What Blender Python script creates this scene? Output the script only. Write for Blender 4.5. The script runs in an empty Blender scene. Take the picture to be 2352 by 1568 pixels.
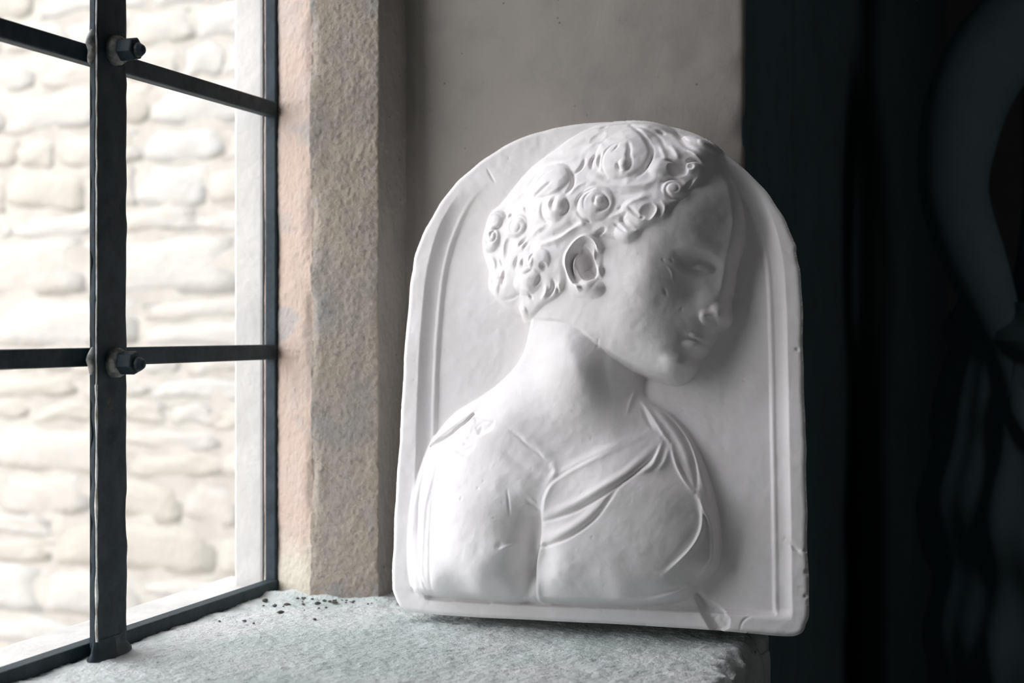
import bpy, math, random
import numpy as np
from mathutils import Vector, Matrix

scene = bpy.context.scene
C = scene.collection
PI = math.pi

# ------------------------------------------------------------------ camera
# The window glass lies in the plane X = 0, the room is towards +X, the reveal runs along Y, the sill top is Z = 0.
YAW = math.atan(1174 / 3267)
cam_d = bpy.data.cameras.new('camera'); cam = bpy.data.objects.new('camera', cam_d); C.objects.link(cam)
cam.location = (0.732, 0.0, 0.2624); cam.rotation_euler = (PI / 2, 0, YAW)
cam_d.sensor_width = 36.0; cam_d.lens = 3267 * 36 / 2352
cam_d.shift_y = -24 / 2352
cam_d.clip_start = .02
cam_d.dof.use_dof = True; cam_d.dof.focus_distance = 1.24; cam_d.dof.aperture_fstop = 5.6
scene.camera = cam

# ------------------------------------------------------------------ sky and light
world = bpy.data.worlds.new('overcast_sky'); scene.world = world; world.use_nodes = True
bg = world.node_tree.nodes['Background']
bg.inputs['Color'].default_value = (1.0, 0.98, 1.03, 1); bg.inputs['Strength'].default_value = 5.0

def area(name, loc, look, sx, sy, power, color, portal=False):
    L = bpy.data.lights.new(name, 'AREA'); L.shape = 'RECTANGLE'; L.size = sx; L.size_y = sy
    L.energy = power; L.color = color
    o = bpy.data.objects.new(name, L); C.objects.link(o); o.location = loc
    o.rotation_euler = (Vector(look) - Vector(loc)).to_track_quat('-Z', 'Y').to_euler()
    if portal: L.cycles.is_portal = True
    return o
WIN_NEAR, WIN_FAR, WIN_TOP = 0.72, 1.2936, 1.95          # the window opening along Y and its height
area('window_portal', (-.045, (WIN_NEAR + WIN_FAR) / 2, WIN_TOP / 2), (1, (WIN_NEAR + WIN_FAR) / 2, WIN_TOP / 2), WIN_FAR - WIN_NEAR, WIN_TOP, 1, (1, 1, 1), True)
area('room_fill_light', (3.9, -1.6, 1.3), (.9, 1.6, .1), 1.0, 1.3, 8.5, (.98, .985, 1.0))   # added cool fill for the dim room, no window stands behind it

vs = scene.view_settings
vs.view_transform = 'Standard'; vs.look = 'None'; vs.exposure = 0.0; vs.gamma = 1.0; vs.use_curve_mapping = False
scene.cycles.max_bounces = 10; scene.cycles.diffuse_bounces = 6; scene.cycles.sample_clamp_indirect = 8.0
scene.cycles.caustics_reflective = False; scene.cycles.caustics_refractive = False

# ------------------------------------------------------------------ helpers
def tag(o, label=None, cat=None, group=None, kind=None):
    for k, v in (('label', label), ('category', cat), ('group', group), ('kind', kind)):
        if v: o[k] = v
    return o
def empty(name, loc=(0, 0, 0)):
    o = bpy.data.objects.new(name, None); C.objects.link(o); o.location = loc; o.empty_display_size = .05
    return o
def link_mesh(name, me, mat, parent=None):
    me.materials.clear()
    for m in (mat if isinstance(mat, (list, tuple)) else [mat]): me.materials.append(m)
    o = bpy.data.objects.new(name, me); C.objects.link(o)
    if parent: o.parent = parent
    return o
def grid_mesh(name, P, smooth=True, close_u=False):      # P: (n, m, 3) array
    n, m = P.shape[:2]
    idx = np.arange(n * m).reshape(n, m)
    if close_u: idx = np.vstack([idx, idx[:1]])
    q = np.stack([idx[:-1, :-1], idx[:-1, 1:], idx[1:, 1:], idx[1:, :-1]], -1).reshape(-1, 4)
    return raw_mesh(name, P.reshape(-1, 3), q, smooth)
def raw_mesh(name, V, Q, smooth=True):
    me = bpy.data.meshes.new(name); V = np.asarray(V, np.float32); Q = np.asarray(Q, np.int32)
    me.vertices.add(len(V)); me.vertices.foreach_set('co', V.ravel())
    k = Q.shape[1]
    me.loops.add(Q.size); me.loops.foreach_set('vertex_index', Q.ravel())
    me.polygons.add(len(Q)); me.polygons.foreach_set('loop_start', np.arange(0, Q.size, k, dtype=np.int32))
    me.polygons.foreach_set('use_smooth', np.full(len(Q), smooth))
    me.update(calc_edges=True); me.validate()
    return me
class MB:                                                # collects plain shapes into one mesh
    def __init__(s): s.v = []; s.f = []
    def add(s, v, f):
        b = len(s.v); s.v += [tuple(p) for p in v]; s.f += [tuple(i + b for i in q) for q in f]
    def box(s, x0, x1, y0, y1, z0, z1):
        s.add([(x0, y0, z0), (x1, y0, z0), (x1, y1, z0), (x0, y1, z0), (x0, y0, z1), (x1, y0, z1), (x1, y1, z1), (x0, y1, z1)],
              [(0, 3, 2, 1), (4, 5, 6, 7), (0, 1, 5, 4), (1, 2, 6, 5), (2, 3, 7, 6), (3, 0, 4, 7)])
    def prism(s, pts, z0, z1):                           # pts counter-clockwise in plan
        n = len(pts)
        s.add([(x, y, z0) for x, y in pts] + [(x, y, z1) for x, y in pts],
              [tuple(range(n - 1, -1, -1)), tuple(range(n, 2 * n))] + [(i, (i + 1) % n, n + (i + 1) % n, n + i) for i in range(n)])
    def lathe_x(s, o, prof, n, phase=0):                 # turned round the X axis; prof: (x, radius)
        b = []
        for x, r in prof:
            b += [(o[0] + x, o[1] + r * math.cos(phase + 2 * PI * i / n), o[2] + r * math.sin(phase + 2 * PI * i / n)) for i in range(n)]
        f = [(k * n + i, k * n + (i + 1) % n, (k + 1) * n + (i + 1) % n, (k + 1) * n + i) for k in range(len(prof) - 1) for i in range(n)]
        f += [tuple(range(n - 1, -1, -1)), tuple(range((len(prof) - 1) * n, len(prof) * n))]
        s.add(b, f)
    def build(s, name, mat, parent=None, bevel=0, smooth=False, seg=2):
        me = bpy.data.meshes.new(name); me.from_pydata(s.v, [], s.f)
        for p in me.polygons: p.use_smooth = smooth
        o = link_mesh(name, me, mat, parent)
        if bevel:
            m = o.modifiers.new('bevel', 'BEVEL'); m.width = bevel; m.segments = seg; m.limit_method = 'ANGLE'
        return o

def noise3(P, s, seed):                                  # smooth lattice noise in space, about -0.5 .. 0.5
    r = np.random.RandomState(seed); G = r.rand(32, 32, 32)
    q = P / s; i = np.floor(q).astype(int); f = q - i; f = f * f * (3 - 2 * f)
    out = 0
    for dx in (0, 1):
        for dy in (0, 1):
            for dz in (0, 1):
                w = (f[..., 0] if dx else 1 - f[..., 0]) * (f[..., 1] if dy else 1 - f[..., 1]) * (f[..., 2] if dz else 1 - f[..., 2])
                out = out + w * G[(i[..., 0] + dx) % 32, (i[..., 1] + dy) % 32, (i[..., 2] + dz) % 32]
    return out - .5

# ------------------------------------------------------------------ materials
class NT:
    def __init__(s, name):
        s.m = bpy.data.materials.new(name); s.m.use_nodes = True; s.t = s.m.node_tree; s.n = s.t.nodes; s.l = s.t.links
        s.b = s.n['Principled BSDF']; s.out = s.n['Material Output']
        s.geo = s.n.new('ShaderNodeNewGeometry')
    def pos(s, scale=(1, 1, 1)):
        m = s.n.new('ShaderNodeMapping'); m.inputs['Scale'].default_value = scale
        tc = s.n.new('ShaderNodeTexCoord'); s.l.new(tc.outputs['Object'], m.inputs['Vector']); return m.outputs['Vector']
    def noise(s, scale, detail=4, rough=.55, vec=None, dist=0):
        n = s.n.new('ShaderNodeTexNoise'); n.inputs['Scale'].default_value = scale; n.inputs['Detail'].default_value = detail
        n.inputs['Roughness'].default_value = rough; n.inputs['Distortion'].default_value = dist
        s.l.new(vec or s.pos(), n.inputs['Vector']); return n.outputs['Fac']
    def ramp(s, fac, stops):
        r = s.n.new('ShaderNodeValToRGB'); e = r.color_ramp.elements
        while len(e) < len(stops): e.new(.5)
        for k, (p, c) in zip(e, stops):
            k.position = p; k.color = tuple(c) + (1,) if len(c) == 3 else c
        s.l.new(fac, r.inputs['Fac']); return r.outputs['Color']
    def mix(s, a, b, fac, mode='MIX'):
        m = s.n.new('ShaderNodeMix'); m.data_type = 'RGBA'; m.blend_type = mode
        for sock, v in ((m.inputs[6], a), (m.inputs[7], b), (m.inputs[0], fac)):
            if isinstance(v, (int, float)): sock.default_value = v
            elif isinstance(v, tuple): sock.default_value = v + (1,) if len(v) == 3 else v
            else: s.l.new(v, sock)
        return m.outputs[2]
    def math(s, op, a, b=0.0):
        m = s.n.new('ShaderNodeMath'); m.operation = op
        for sock, v in ((m.inputs[0], a), (m.inputs[1], b)):
            if isinstance(v, (int, float)): sock.default_value = v
            else: s.l.new(v, sock)
        return m.outputs[0]
    def bump(s, h, strength, dist, prev=None):
        b = s.n.new('ShaderNodeBump'); b.inputs['Strength'].default_value = strength; b.inputs['Distance'].default_value = dist
        s.l.new(h, b.inputs['Height'])
        if prev: s.l.new(prev, b.inputs['Normal'])
        s.l.new(b.outputs['Normal'], s.b.inputs['Normal']); return b.outputs['Normal']
    def done(s, col, rough=.8, spec=.3, metal=0):
        if isinstance(col, tuple): s.b.inputs['Base Color'].default_value = col + (1,)
        else: s.l.new(col, s.b.inputs['Base Color'])
        if isinstance(rough, (int, float)): s.b.inputs['Roughness'].default_value = rough
        else: s.l.new(rough, s.b.inputs['Roughness'])
        s.b.inputs['Specular IOR Level'].default_value = spec; s.b.inputs['Metallic'].default_value = metal
        return s.m

def mat_plaster_cast():
    t = NT('white_cast_plaster')
    a = t.noise(14, 5, .6); b = t.noise(60, 4, .6)
    col = t.ramp(a, [(.3, (.81, .785, .775)), (.62, (.87, .848, .85))])
    col = t.mix(col, (.70, .665, .61), t.math('MULTIPLY', t.ramp(b, [(.55, (0, 0, 0)), (.78, (1, 1, 1))]), .18))
    t.bump(t.noise(900, 3, .6), .12, .0006, t.bump(t.noise(180, 4, .6), .10, .0015))
    return t.done(col, .62, .28)
def mat_jamb_stone():
    t = NT('weathered_sandstone')
    big = t.noise(9, 4, .6, t.pos((1, 1, .8))); mid = t.noise(38, 5, .65); fine = t.noise(420, 4, .7); pit = t.noise(190, 3, .6)
    col = t.ramp(big, [(.36, (.25, .24, .23)), (.46, (.315, .28, .24)), (.56, (.34, .292, .24)), (.66, (.30, .295, .29))])
    col = t.mix(col, (.38, .335, .28), t.math('MULTIPLY', t.ramp(mid, [(.5, (0, 0, 0)), (.7, (1, 1, 1))]), .45))
    col = t.mix(col, (.17, .165, .16), t.math('MULTIPLY', t.ramp(pit, [(.54, (0, 0, 0)), (.68, (1, 1, 1))]), .55))
    n = t.bump(mid, .25, .004); n = t.bump(pit, .6, .0022, n); t.bump(fine, .6, .0012, n)
    return t.done(col, .92, .15)
def mat_jamb_pink():
    t = NT('pinkish_limewashed_stone')
    sep = t.n.new('ShaderNodeSeparateXYZ'); tc = t.n.new('ShaderNodeTexCoord'); t.l.new(tc.outputs['Object'], sep.inputs[0])
    big = t.noise(11, 4, .6); mid = t.noise(60, 4, .6); fine = t.noise(350, 4, .65)
    col = t.ramp(big, [(.3, (.36, .30, .25)), (.5, (.44, .35, .295)), (.68, (.42, .355, .315))])
    col = t.mix(col, (.31, .30, .29), t.math('MULTIPLY', t.ramp(t.noise(16, 3, .5, t.pos((.4, .4, 1))), [(.56, (0, 0, 0)), (.64, (1, 1, 1))]), .8))
    zf = t.ramp(t.math('ADD', t.math('MULTIPLY', sep.outputs[2], 6.0), t.math('MULTIPLY', mid, .25)), [(.30, (1, 1, 1)), (.50, (0, 0, 0))])
    col = t.mix(col, (.50, .46, .38), zf)
    n = t.bump(mid, .45, .004); t.bump(fine, .5, .0014, n)
    return t.done(col, .9, .15)
def mat_plaster_wall(name, base, alt, dirt):
    t = NT(name)
    a = t.noise(3.2, 5, .6); b = t.noise(22, 5, .65); st = t.noise(7, 4, .6, t.pos((1.6, 1.6, .35)))
    col = t.ramp(a, [(.32, alt), (.64, base)])
    col = t.mix(col, dirt, t.math('MULTIPLY', t.ramp(b, [(.52, (0, 0, 0)), (.74, (1, 1, 1))]), .5))
    col = t.mix(col, dirt, t.math('MULTIPLY', t.ramp(st, [(.54, (0, 0, 0)), (.72, (1, 1, 1))]), .4))
    sp = t.n.new('ShaderNodeTexVoronoi'); sp.inputs['Scale'].default_value = 46; t.l.new(t.pos(), sp.inputs['Vector'])
    col = t.mix(col, (.05, .045, .04), t.math('MULTIPLY', t.ramp(sp.outputs['Distance'], [(.03, (1, 1, 1)), (.07, (0, 0, 0))]), .55))
    n = t.bump(b, .3, .004); t.bump(t.noise(260, 3, .6), .25, .001, n)
    return t.done(col, .9, .2)
def mat_sill():
    t = NT('rough_grey_sill_stone')
    big = t.noise(7, 4, .6); mid = t.noise(55, 5, .65); fine = t.noise(330, 4, .7)
    col = t.ramp(big, [(.35, (.47, .54, .52)), (.5, (.57, .61, .60)), (.65, (.63, .645, .64))])
    col = t.mix(col, (.33, .42, .39), t.math('MULTIPLY', t.ramp(mid, [(.52, (0, 0, 0)), (.7, (1, 1, 1))]), .35))
    col = t.mix(col, (.10, .10, .09), t.math('MULTIPLY', t.ramp(t.noise(75, 3, .6, t.pos((1, .55, 1))), [(.70, (0, 0, 0)), (.76, (1, 1, 1))]), .8))
    n = t.bump(mid, .55, .005); n = t.bump(t.noise(150, 4, .65), .8, .003, n); t.bump(fine, .6, .0015, n)
    return t.done(col, .88, .25)
def mat_iron():
    t = NT('dark_painted_iron')
    a = t.noise(40, 5, .65); b = t.noise(260, 4, .6)
    col = t.ramp(a, [(.35, (.013, .024, .031)), (.62, (.030, .046, .055))])
    col = t.mix(col, (.16, .10, .05), t.math('MULTIPLY', t.ramp(t.noise(28, 5, .7), [(.66, (0, 0, 0)), (.76, (1, 1, 1))]), .7))
    t.bump(b, .35, .001, t.bump(a, .3, .002))
    return t.done(col, .6, .25)
def mat_washer():
    t = NT('worn_iron_washer'); col = t.ramp(t.noise(160, 4, .6), [(.4, (.14, .15, .15)), (.62, (.33, .33, .31))])
    t.bump(t.noise(240, 3, .6), .4, .001); return t.done(col, .6, .4)
def mat_edge_highlight():
    t = NT('pale_edge_highlight'); col = t.ramp(t.noise(90, 4, .6), [(.35, (.33, .30, .25)), (.62, (.62, .62, .60))])  # pale tone of the painted highlight on the upright bar's corner
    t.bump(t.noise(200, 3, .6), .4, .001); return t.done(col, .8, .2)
def mat_glass():
    t = NT('thin_old_window_glass'); n = t.n; l = t.l
    tr = n.new('ShaderNodeBsdfTransparent'); tr.inputs['Color'].default_value = (.965, .975, .97, 1)
    gl = n.new('ShaderNodeBsdfGlossy'); gl.inputs['Roughness'].default_value = .03
    fr = n.new('ShaderNodeLayerWeight'); fr.inputs['Blend'].default_value = .5
    mx = n.new('ShaderNodeMixShader'); l.new(t.math('MULTIPLY', t.math('POWER', fr.outputs['Facing'], 3.0), .3), mx.inputs[0]); l.new(tr.outputs[0], mx.inputs[1]); l.new(gl.outputs[0], mx.inputs[2])
    ds = n.new('ShaderNodeBsdfTranslucent'); ds.inputs['Color'].default_value = (.85, .85, .83, 1)
    dirt = t.math('ADD', .004, t.math('MULTIPLY', t.ramp(t.noise(9, 5, .65, t.pos((1, 1, .4))), [(.45, (0, 0, 0)), (.75, (1, 1, 1))]), .012))
    m2 = n.new('ShaderNodeMixShader'); l.new(dirt, m2.inputs[0]); l.new(mx.outputs[0], m2.inputs[1]); l.new(ds.outputs[0], m2.inputs[2])
    l.new(m2.outputs[0], t.out.inputs['Surface']); return t.m
def mat_rubble():
    t = NT('pale_limestone_rubble')
    at = t.n.new('ShaderNodeAttribute'); at.attribute_name = 'stone_tone'
    a = t.noise(14, 5, .65); b = t.noise(70, 4, .6)
    col = t.ramp(at.outputs['Fac'], [(0, (.40, .372, .325)), (.5, (.43, .408, .37)), (1, (.445, .432, .41))])
    col = t.mix(col, (.36, .32, .26), t.math('MULTIPLY', t.ramp(a, [(.5, (0, 0, 0)), (.75, (1, 1, 1))]), .4))
    t.bump(b, .5, .01, t.bump(a, .4, .03)); return t.done(col, .95, .1)
def plain(name, col, rough=.9, bump=.3, scale=60):
    t = NT(name); c = t.ramp(t.noise(scale / 6, 4, .6), [(.35, tuple(.8 * x for x in col)), (.65, tuple(col))])
    t.bump(t.noise(scale, 4, .6), bump, .004); return t.done(c, rough, .2)
M = dict(cast=mat_plaster_cast(), stone=mat_jamb_stone(), pink=mat_jamb_pink(), sill=mat_sill(), iron=mat_iron(), washer=mat_washer(),
         putty=mat_edge_highlight(), glass=mat_glass(), rubble=mat_rubble(),
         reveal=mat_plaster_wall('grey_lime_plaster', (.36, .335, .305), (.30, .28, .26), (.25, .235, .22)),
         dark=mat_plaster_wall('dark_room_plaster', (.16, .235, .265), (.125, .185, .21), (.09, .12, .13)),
         crumb=plain('dark_grit', (.13, .125, .11), .95, .3, 300), mortar=plain('sandy_mortar', (.43, .405, .36), .95, .4, 90), gravel=plain('pale_gravel', (.50, .48, .43), .95, .5, 40),
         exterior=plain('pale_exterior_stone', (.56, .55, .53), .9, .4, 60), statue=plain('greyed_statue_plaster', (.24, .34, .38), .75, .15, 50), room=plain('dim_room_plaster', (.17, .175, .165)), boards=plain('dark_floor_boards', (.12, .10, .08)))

# ------------------------------------------------------------------ the window recess
FLOOR, CEIL = -0.78, 2.45
def resample(pts, ds):
    out = [pts[0]]; lab = [0]
    for i in range(len(pts) - 1):
        a, b = pts[i], pts[i + 1]; n = max(1, int(math.dist(a, b) / ds))
        for k in range(1, n + 1):
            out.append((a[0] + (b[0] - a[0]) * k / n, a[1] + (b[1] - a[1]) * k / n)); lab.append(i)
    return out, lab
def swept(pts, zs, ds, disp, round_r=0.0):               # an upright surface following a plan line, roughened by disp(P) along its normal
    p, lab = resample(pts, ds); p = np.array(p); n = len(p)
    if round_r:
        k = max(1, int(round_r / ds))
        for _ in range(k): p[1:-1] = (p[:-2] + 2 * p[1:-1] + p[2:]) / 4
    t = np.gradient(p, axis=0); t /= np.linalg.norm(t, axis=1)[:, None] + 1e-9
    nr = np.stack([t[:, 1], -t[:, 0]], 1)
    P = np.zeros((n, len(zs), 3)); P[..., 0] = p[:, 0, None]; P[..., 1] = p[:, 1, None]; P[..., 2] = np.array(zs)[None]
    d = disp(P); P[..., 0] += nr[:, 0, None] * d; P[..., 1] += nr[:, 1, None] * d
    return P, lab
zs_fine = list(np.arange(-.02, .62, .0015)) + list(np.arange(.62, CEIL, .06)) + [CEIL]

# the stone jamb of the window: a pink-washed splay and a rough sandstone face
def jamb_disp(P):
    d = .0022 * noise3(P, .05, 3) + .0012 * noise3(P, .012, 4) + .0008 * noise3(P, .0055, 5) + .0011 * noise3(P * np.array([1, 1, .8]), .0026, 12)
    d = d + .006 * np.minimum(0, noise3(P * np.array([1, 1, .8]), .045, 8) + .22)
    e = np.exp(-((P[..., 0] - .063) / .006) ** 2)        # the worn arris between splay and face
    d = d - e * .009 * np.clip(noise3(P, .035, 9) + .15, 0, 1) - e * .004 * np.clip(noise3(P, .014, 10) + .1, 0, 1)
    e2 = np.exp(-((P[..., 0] - .1375) / .005) ** 2)
    return d - e2 * .006 * np.clip(noise3(P, .03, 11) + .1, 0, 1)
P, lab = swept([(-.004, 1.2936), (.010, 1.2936), (.063, 1.266), (.136, 1.2715), (.1425, 1.330)], zs_fine, .0014, jamb_disp, .004)
me = grid_mesh('jamb', P)
nz = len(zs_fine) - 1
mi = np.repeat(np.array([(0, 0, 1, 2)[l] for l in lab[1:]], np.int32), nz); 
trim = link_mesh('trim_1', me, [M['pink'], M['stone'], M['reveal']]); me.polygons.foreach_set('material_index', mi)
tag(trim, kind='structure')

# plastered reveal and the room face of the window wall, with its worn corner
def reveal_disp(P):
    d = .0035 * noise3(P, .12, 21) + .0012 * noise3(P, .02, 22)
    e = np.exp(-(((P[..., 0] - .487) ** 2 + (P[..., 1] - 1.324) ** 2) / .008 ** 2))
    return d - e * .006 * np.clip(noise3(P, .03, 23) + .1, 0, 1)
zs_wall = list(np.arange(-.10, .66, .004)) + list(np.arange(.66, CEIL, .08)) + [CEIL]
P1, _ = swept([(.134, 1.324), (.487, 1.324), (.487, 1.50)], zs_wall, .004, reveal_disp, .004)
wall = grid_mesh('reveal', P1)
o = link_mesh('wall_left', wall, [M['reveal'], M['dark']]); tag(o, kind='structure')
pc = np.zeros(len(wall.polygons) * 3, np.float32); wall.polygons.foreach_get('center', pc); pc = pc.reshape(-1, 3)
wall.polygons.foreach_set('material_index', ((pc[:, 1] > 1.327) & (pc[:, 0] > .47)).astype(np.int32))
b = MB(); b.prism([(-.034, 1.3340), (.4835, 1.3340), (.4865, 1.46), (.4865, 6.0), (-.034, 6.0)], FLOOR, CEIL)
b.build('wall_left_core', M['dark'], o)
b = MB(); b.prism([(-.036, -3.2), (.487, -3.2), (.487, .10), (.02, WIN_NEAR), (-.036, WIN_NEAR)], FLOOR, CEIL)
b.build('wall_left_near', M['reveal'], o)
b = MB(); b.prism([(-.036, WIN_NEAR - .6), (.486, WIN_NEAR - .6), (.486, 1.334), (-.036, 1.334)], FLOOR, -.075); b.build('wall_left_below', M['dark'], o)
b = MB(); b.prism([(-.036, WIN_NEAR - .6), (.486, WIN_NEAR - .6), (.486, 1.334), (-.036, 1.334)], WIN_TOP, CEIL); b.build('wall_left_above', M['reveal'], o)

# the stone sill with its broken inner edge
def sill_edge(y): return .514 + .05 * (1.21 - y) + .010 * math.sin(y * 31) * .4
us = np.r_[np.arange(-.005, .56, .0016)]; vsl = np.r_[np.arange(.1, .8, .02), np.arange(.8, 1.336, .0016)]
UU, VV = np.meshgrid(us, vsl, indexing='ij')
P = np.stack([UU, VV, np.zeros_like(UU)], -1)
edge = .515 + .06 * (1.205 - VV) + .020 * noise3(P, .035, 31) + .010 * noise3(P, .012, 32)
edge = np.minimum(edge, .535)
t = np.clip((UU - (edge - .012)) / .012, 0, 1)
zz = .0022 * noise3(P, .035, 33) + .0013 * noise3(P, .012, 34) + .0010 * noise3(P, .0055, 35) + .0011 * noise3(P, .0028, 37) - .0038
zz = zz - .012 * t ** 2 + .006 * np.exp(-((1.268 - VV) / .008).clip(0) ** 2) * (UU < .16) * (UU > .0) * (.6 + noise3(P, .02, 36))
over = UU > edge
zz = np.where(over, -.012 - (UU - edge) * 5.0, zz)
P[..., 2] = np.maximum(zz, -.09)
P[..., 0] = np.where(over, edge + (UU - edge) * .12, UU)
o = link_mesh('trim_2', grid_mesh('sill', P), M['sill']); tag(o, kind='structure')
b = MB(); b.prism([(-.036, .12), (.494, .12), (.494, 1.334), (-.036, 1.334)], -.085, -.0125); b.build('sill_block', M['sill'], o)

# dark grit that has gathered on the sill at the foot of the jamb
rg = random.Random(12); Vg, Qg = [], []
def crumb(x, y, r):
    b0 = len(Vg); n = 7; st = rg.uniform(1, 1.9); an = rg.uniform(0, PI)
    for k, (rr_, zz_) in enumerate(((.5, -.3), (1, .1), (.75, .55), (.2, .8))):
        for i in range(n):
            a = 2 * PI * i / n; q = rr_ * r * rg.uniform(.75, 1.2); px_, py_ = q * math.cos(a) * st, q * math.sin(a)
            Vg.append((x + px_ * math.cos(an) - py_ * math.sin(an), y + px_ * math.sin(an) + py_ * math.cos(an), -.0032 + zz_ * r))
    for k in range(3):
        for i in range(n): Qg.append((b0 + k * n + i, b0 + k * n + (i + 1) % n, b0 + (k + 1) * n + (i + 1) % n, b0 + (k + 1) * n + i))
for _ in range(46):
    t_ = rg.random(); crumb(.018 + .12 * t_ + rg.uniform(-.004, .004), 1.268 - rg.uniform(0, .016) + .016 * (t_ < .35) * rg.random(), rg.uniform(.0006, .0018))
for _ in range(14): crumb(rg.uniform(.03, .14), rg.uniform(1.12, 1.265), rg.uniform(.0006, .0022))
for (x, y) in ((.052, 1.215), (.060, 1.224), (.085, 1.240), (.030, 1.235), (.072, 1.19)): crumb(x, y, rg.uniform(.002, .0032))
o = link_mesh('grit', raw_mesh('grit', Vg, Qg), M['crumb']); tag(o, 'dark crumbs of grit scattered on the sill at the foot of the stone jamb', 'grit', kind='stuff')

# pale outer reveal of the window
b = MB(); b.box(-.040, -.006, 1.2935, 1.345, -.10, WIN_TOP); b.box(-.075, -.006, WIN_NEAR - .05, 1.345, -.10, -.002)
o = b.build('trim_3', M['exterior'], bevel=.003); tag(o, kind='structure')

# ------------------------------------------------------------------ the iron window
win = empty('window_1', (0, 1.0, 0)); tag(win, 'iron-framed leaded window with bolted glazing bars left of the white plaque', 'window', kind='structure')
def wpart(mb, name, mat, parent=None, **k):
    p = parent or win
    off = np.array(win.location)
    mb.v = [tuple(np.array(v) - off) for v in mb.v]
    return mb.build(name, mat, p, **k)
BARS = (.241, .489, .737, .985, 1.233, 1.481, 1.729)
b = MB(); b.box(-.001, .0015, WIN_NEAR, WIN_FAR, .004, WIN_TOP); wpart(b, 'pane', M['glass'])
b = MB(); b.box(0, .012, 1.2878, 1.2950, .0, WIN_TOP); b.box(0, .014, WIN_NEAR, 1.2950, -.006, .0075); b.box(0, .014, WIN_NEAR, WIN_NEAR + .02, 0, WIN_TOP); b.box(0, .014, WIN_NEAR, 1.295, WIN_TOP - .012, WIN_TOP)
wpart(b, 'frame', M['iron'], bevel=.0012)
for z in BARS:
    b = MB(); b.box(.0015, .0140, WIN_NEAR, 1.2885, z - .0076, z + .0076); wpart(b, 'glazing_bar', M['iron'], bevel=.0015)
# upright bar: fine mesh so that its edges are a little eaten
ys = [.9648, 1.0049]; prof = []
pl = [(.0235, .9648), (.0300, .9648), (.0300, 1.0049), (.0235, 1.0049), (.0235, .9648)]
zb = np.r_[np.arange(-.004, .66, .004), np.arange(.66, WIN_TOP, .05), [WIN_TOP]]
P, _ = swept(pl, zb, .0022, lambda P: .0016 * noise3(P, .012, 41) + .0012 * noise3(P, .035, 42) - .0016 * np.clip(noise3(P, .02, 43) - .12, 0, 1) * 3, 0)
P -= np.array(win.location); o = link_mesh('mullion', grid_mesh('mullion', P), M['iron'], win)
b = MB(); b.box(.0, .0245, .9965, 1.0035, 0, WIN_TOP); wpart(b, 'mullion_web', M['iron'])
# pale bead standing in for the highlight along the bar's corner
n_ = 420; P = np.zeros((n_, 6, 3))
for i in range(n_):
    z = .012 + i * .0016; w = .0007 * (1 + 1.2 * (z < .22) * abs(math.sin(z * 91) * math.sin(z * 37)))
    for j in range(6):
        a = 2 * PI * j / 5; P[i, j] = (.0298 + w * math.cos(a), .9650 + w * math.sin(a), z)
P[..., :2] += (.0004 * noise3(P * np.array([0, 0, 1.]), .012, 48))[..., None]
link_mesh('edge_highlight', grid_mesh('edge_highlight', P - np.array(win.location)), M['putty'], win)
# putty smear at the foot and behind the upright bar, pale line along its corner
P = np.zeros((14, 24, 3))
for i in range(14):
    for j in range(24):
        a = 2 * PI * j / 23; h = i / 13
        r = .45 * (1 - h) ** 2
        P[i, j] = (.027 + (.0045 + .012 * r) * math.cos(a), .985 + (.0205 + .016 * r) * math.sin(a), -.003 + .016 * h)
P += (.003 * noise3(P, .008, 45))[..., None]
P -= np.array(win.location); link_mesh('putty', grid_mesh('putty', P), M['iron'], win)
for z in (.4925, .2365):
    b = MB(); b.lathe_x((.0295, .988, z), [(0, .0125), (.005, .0122), (.0085, .0105), (.0092, .006)], 22); w = wpart(b, 'washer', M['washer'], smooth=True)
    b = MB(); b.lathe_x((.0380, .988, z), [(0, .0100), (.0125, .0100), (.014, .0090)], 6, .3)
    b.lathe_x((.0510, .988, z - .001), [(0, .0062), (.004, .0058), (.0075, .0035), (.0085, .001)], 12)
    n = wpart(b, 'nut', M['iron'], bevel=.0006)
for (z, s) in ((.492, 1.0), (.238, .8)):
    P = np.zeros((10, 16, 3))
    for i in range(10):
        for j in range(16):
            a = PI * i / 9; c = 2 * PI * j / 15
            P[i, j] = (.0245 + .004 * math.cos(a), .9668 + .006 * s * math.sin(a) * math.cos(c), z + .016 * s * math.sin(a) * math.sin(c))
    P += (.004 * noise3(P, .008, 47))[..., None]
    P -= np.array(win.location); link_mesh('putty', grid_mesh('putty', P), M['washer'], win)

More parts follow.
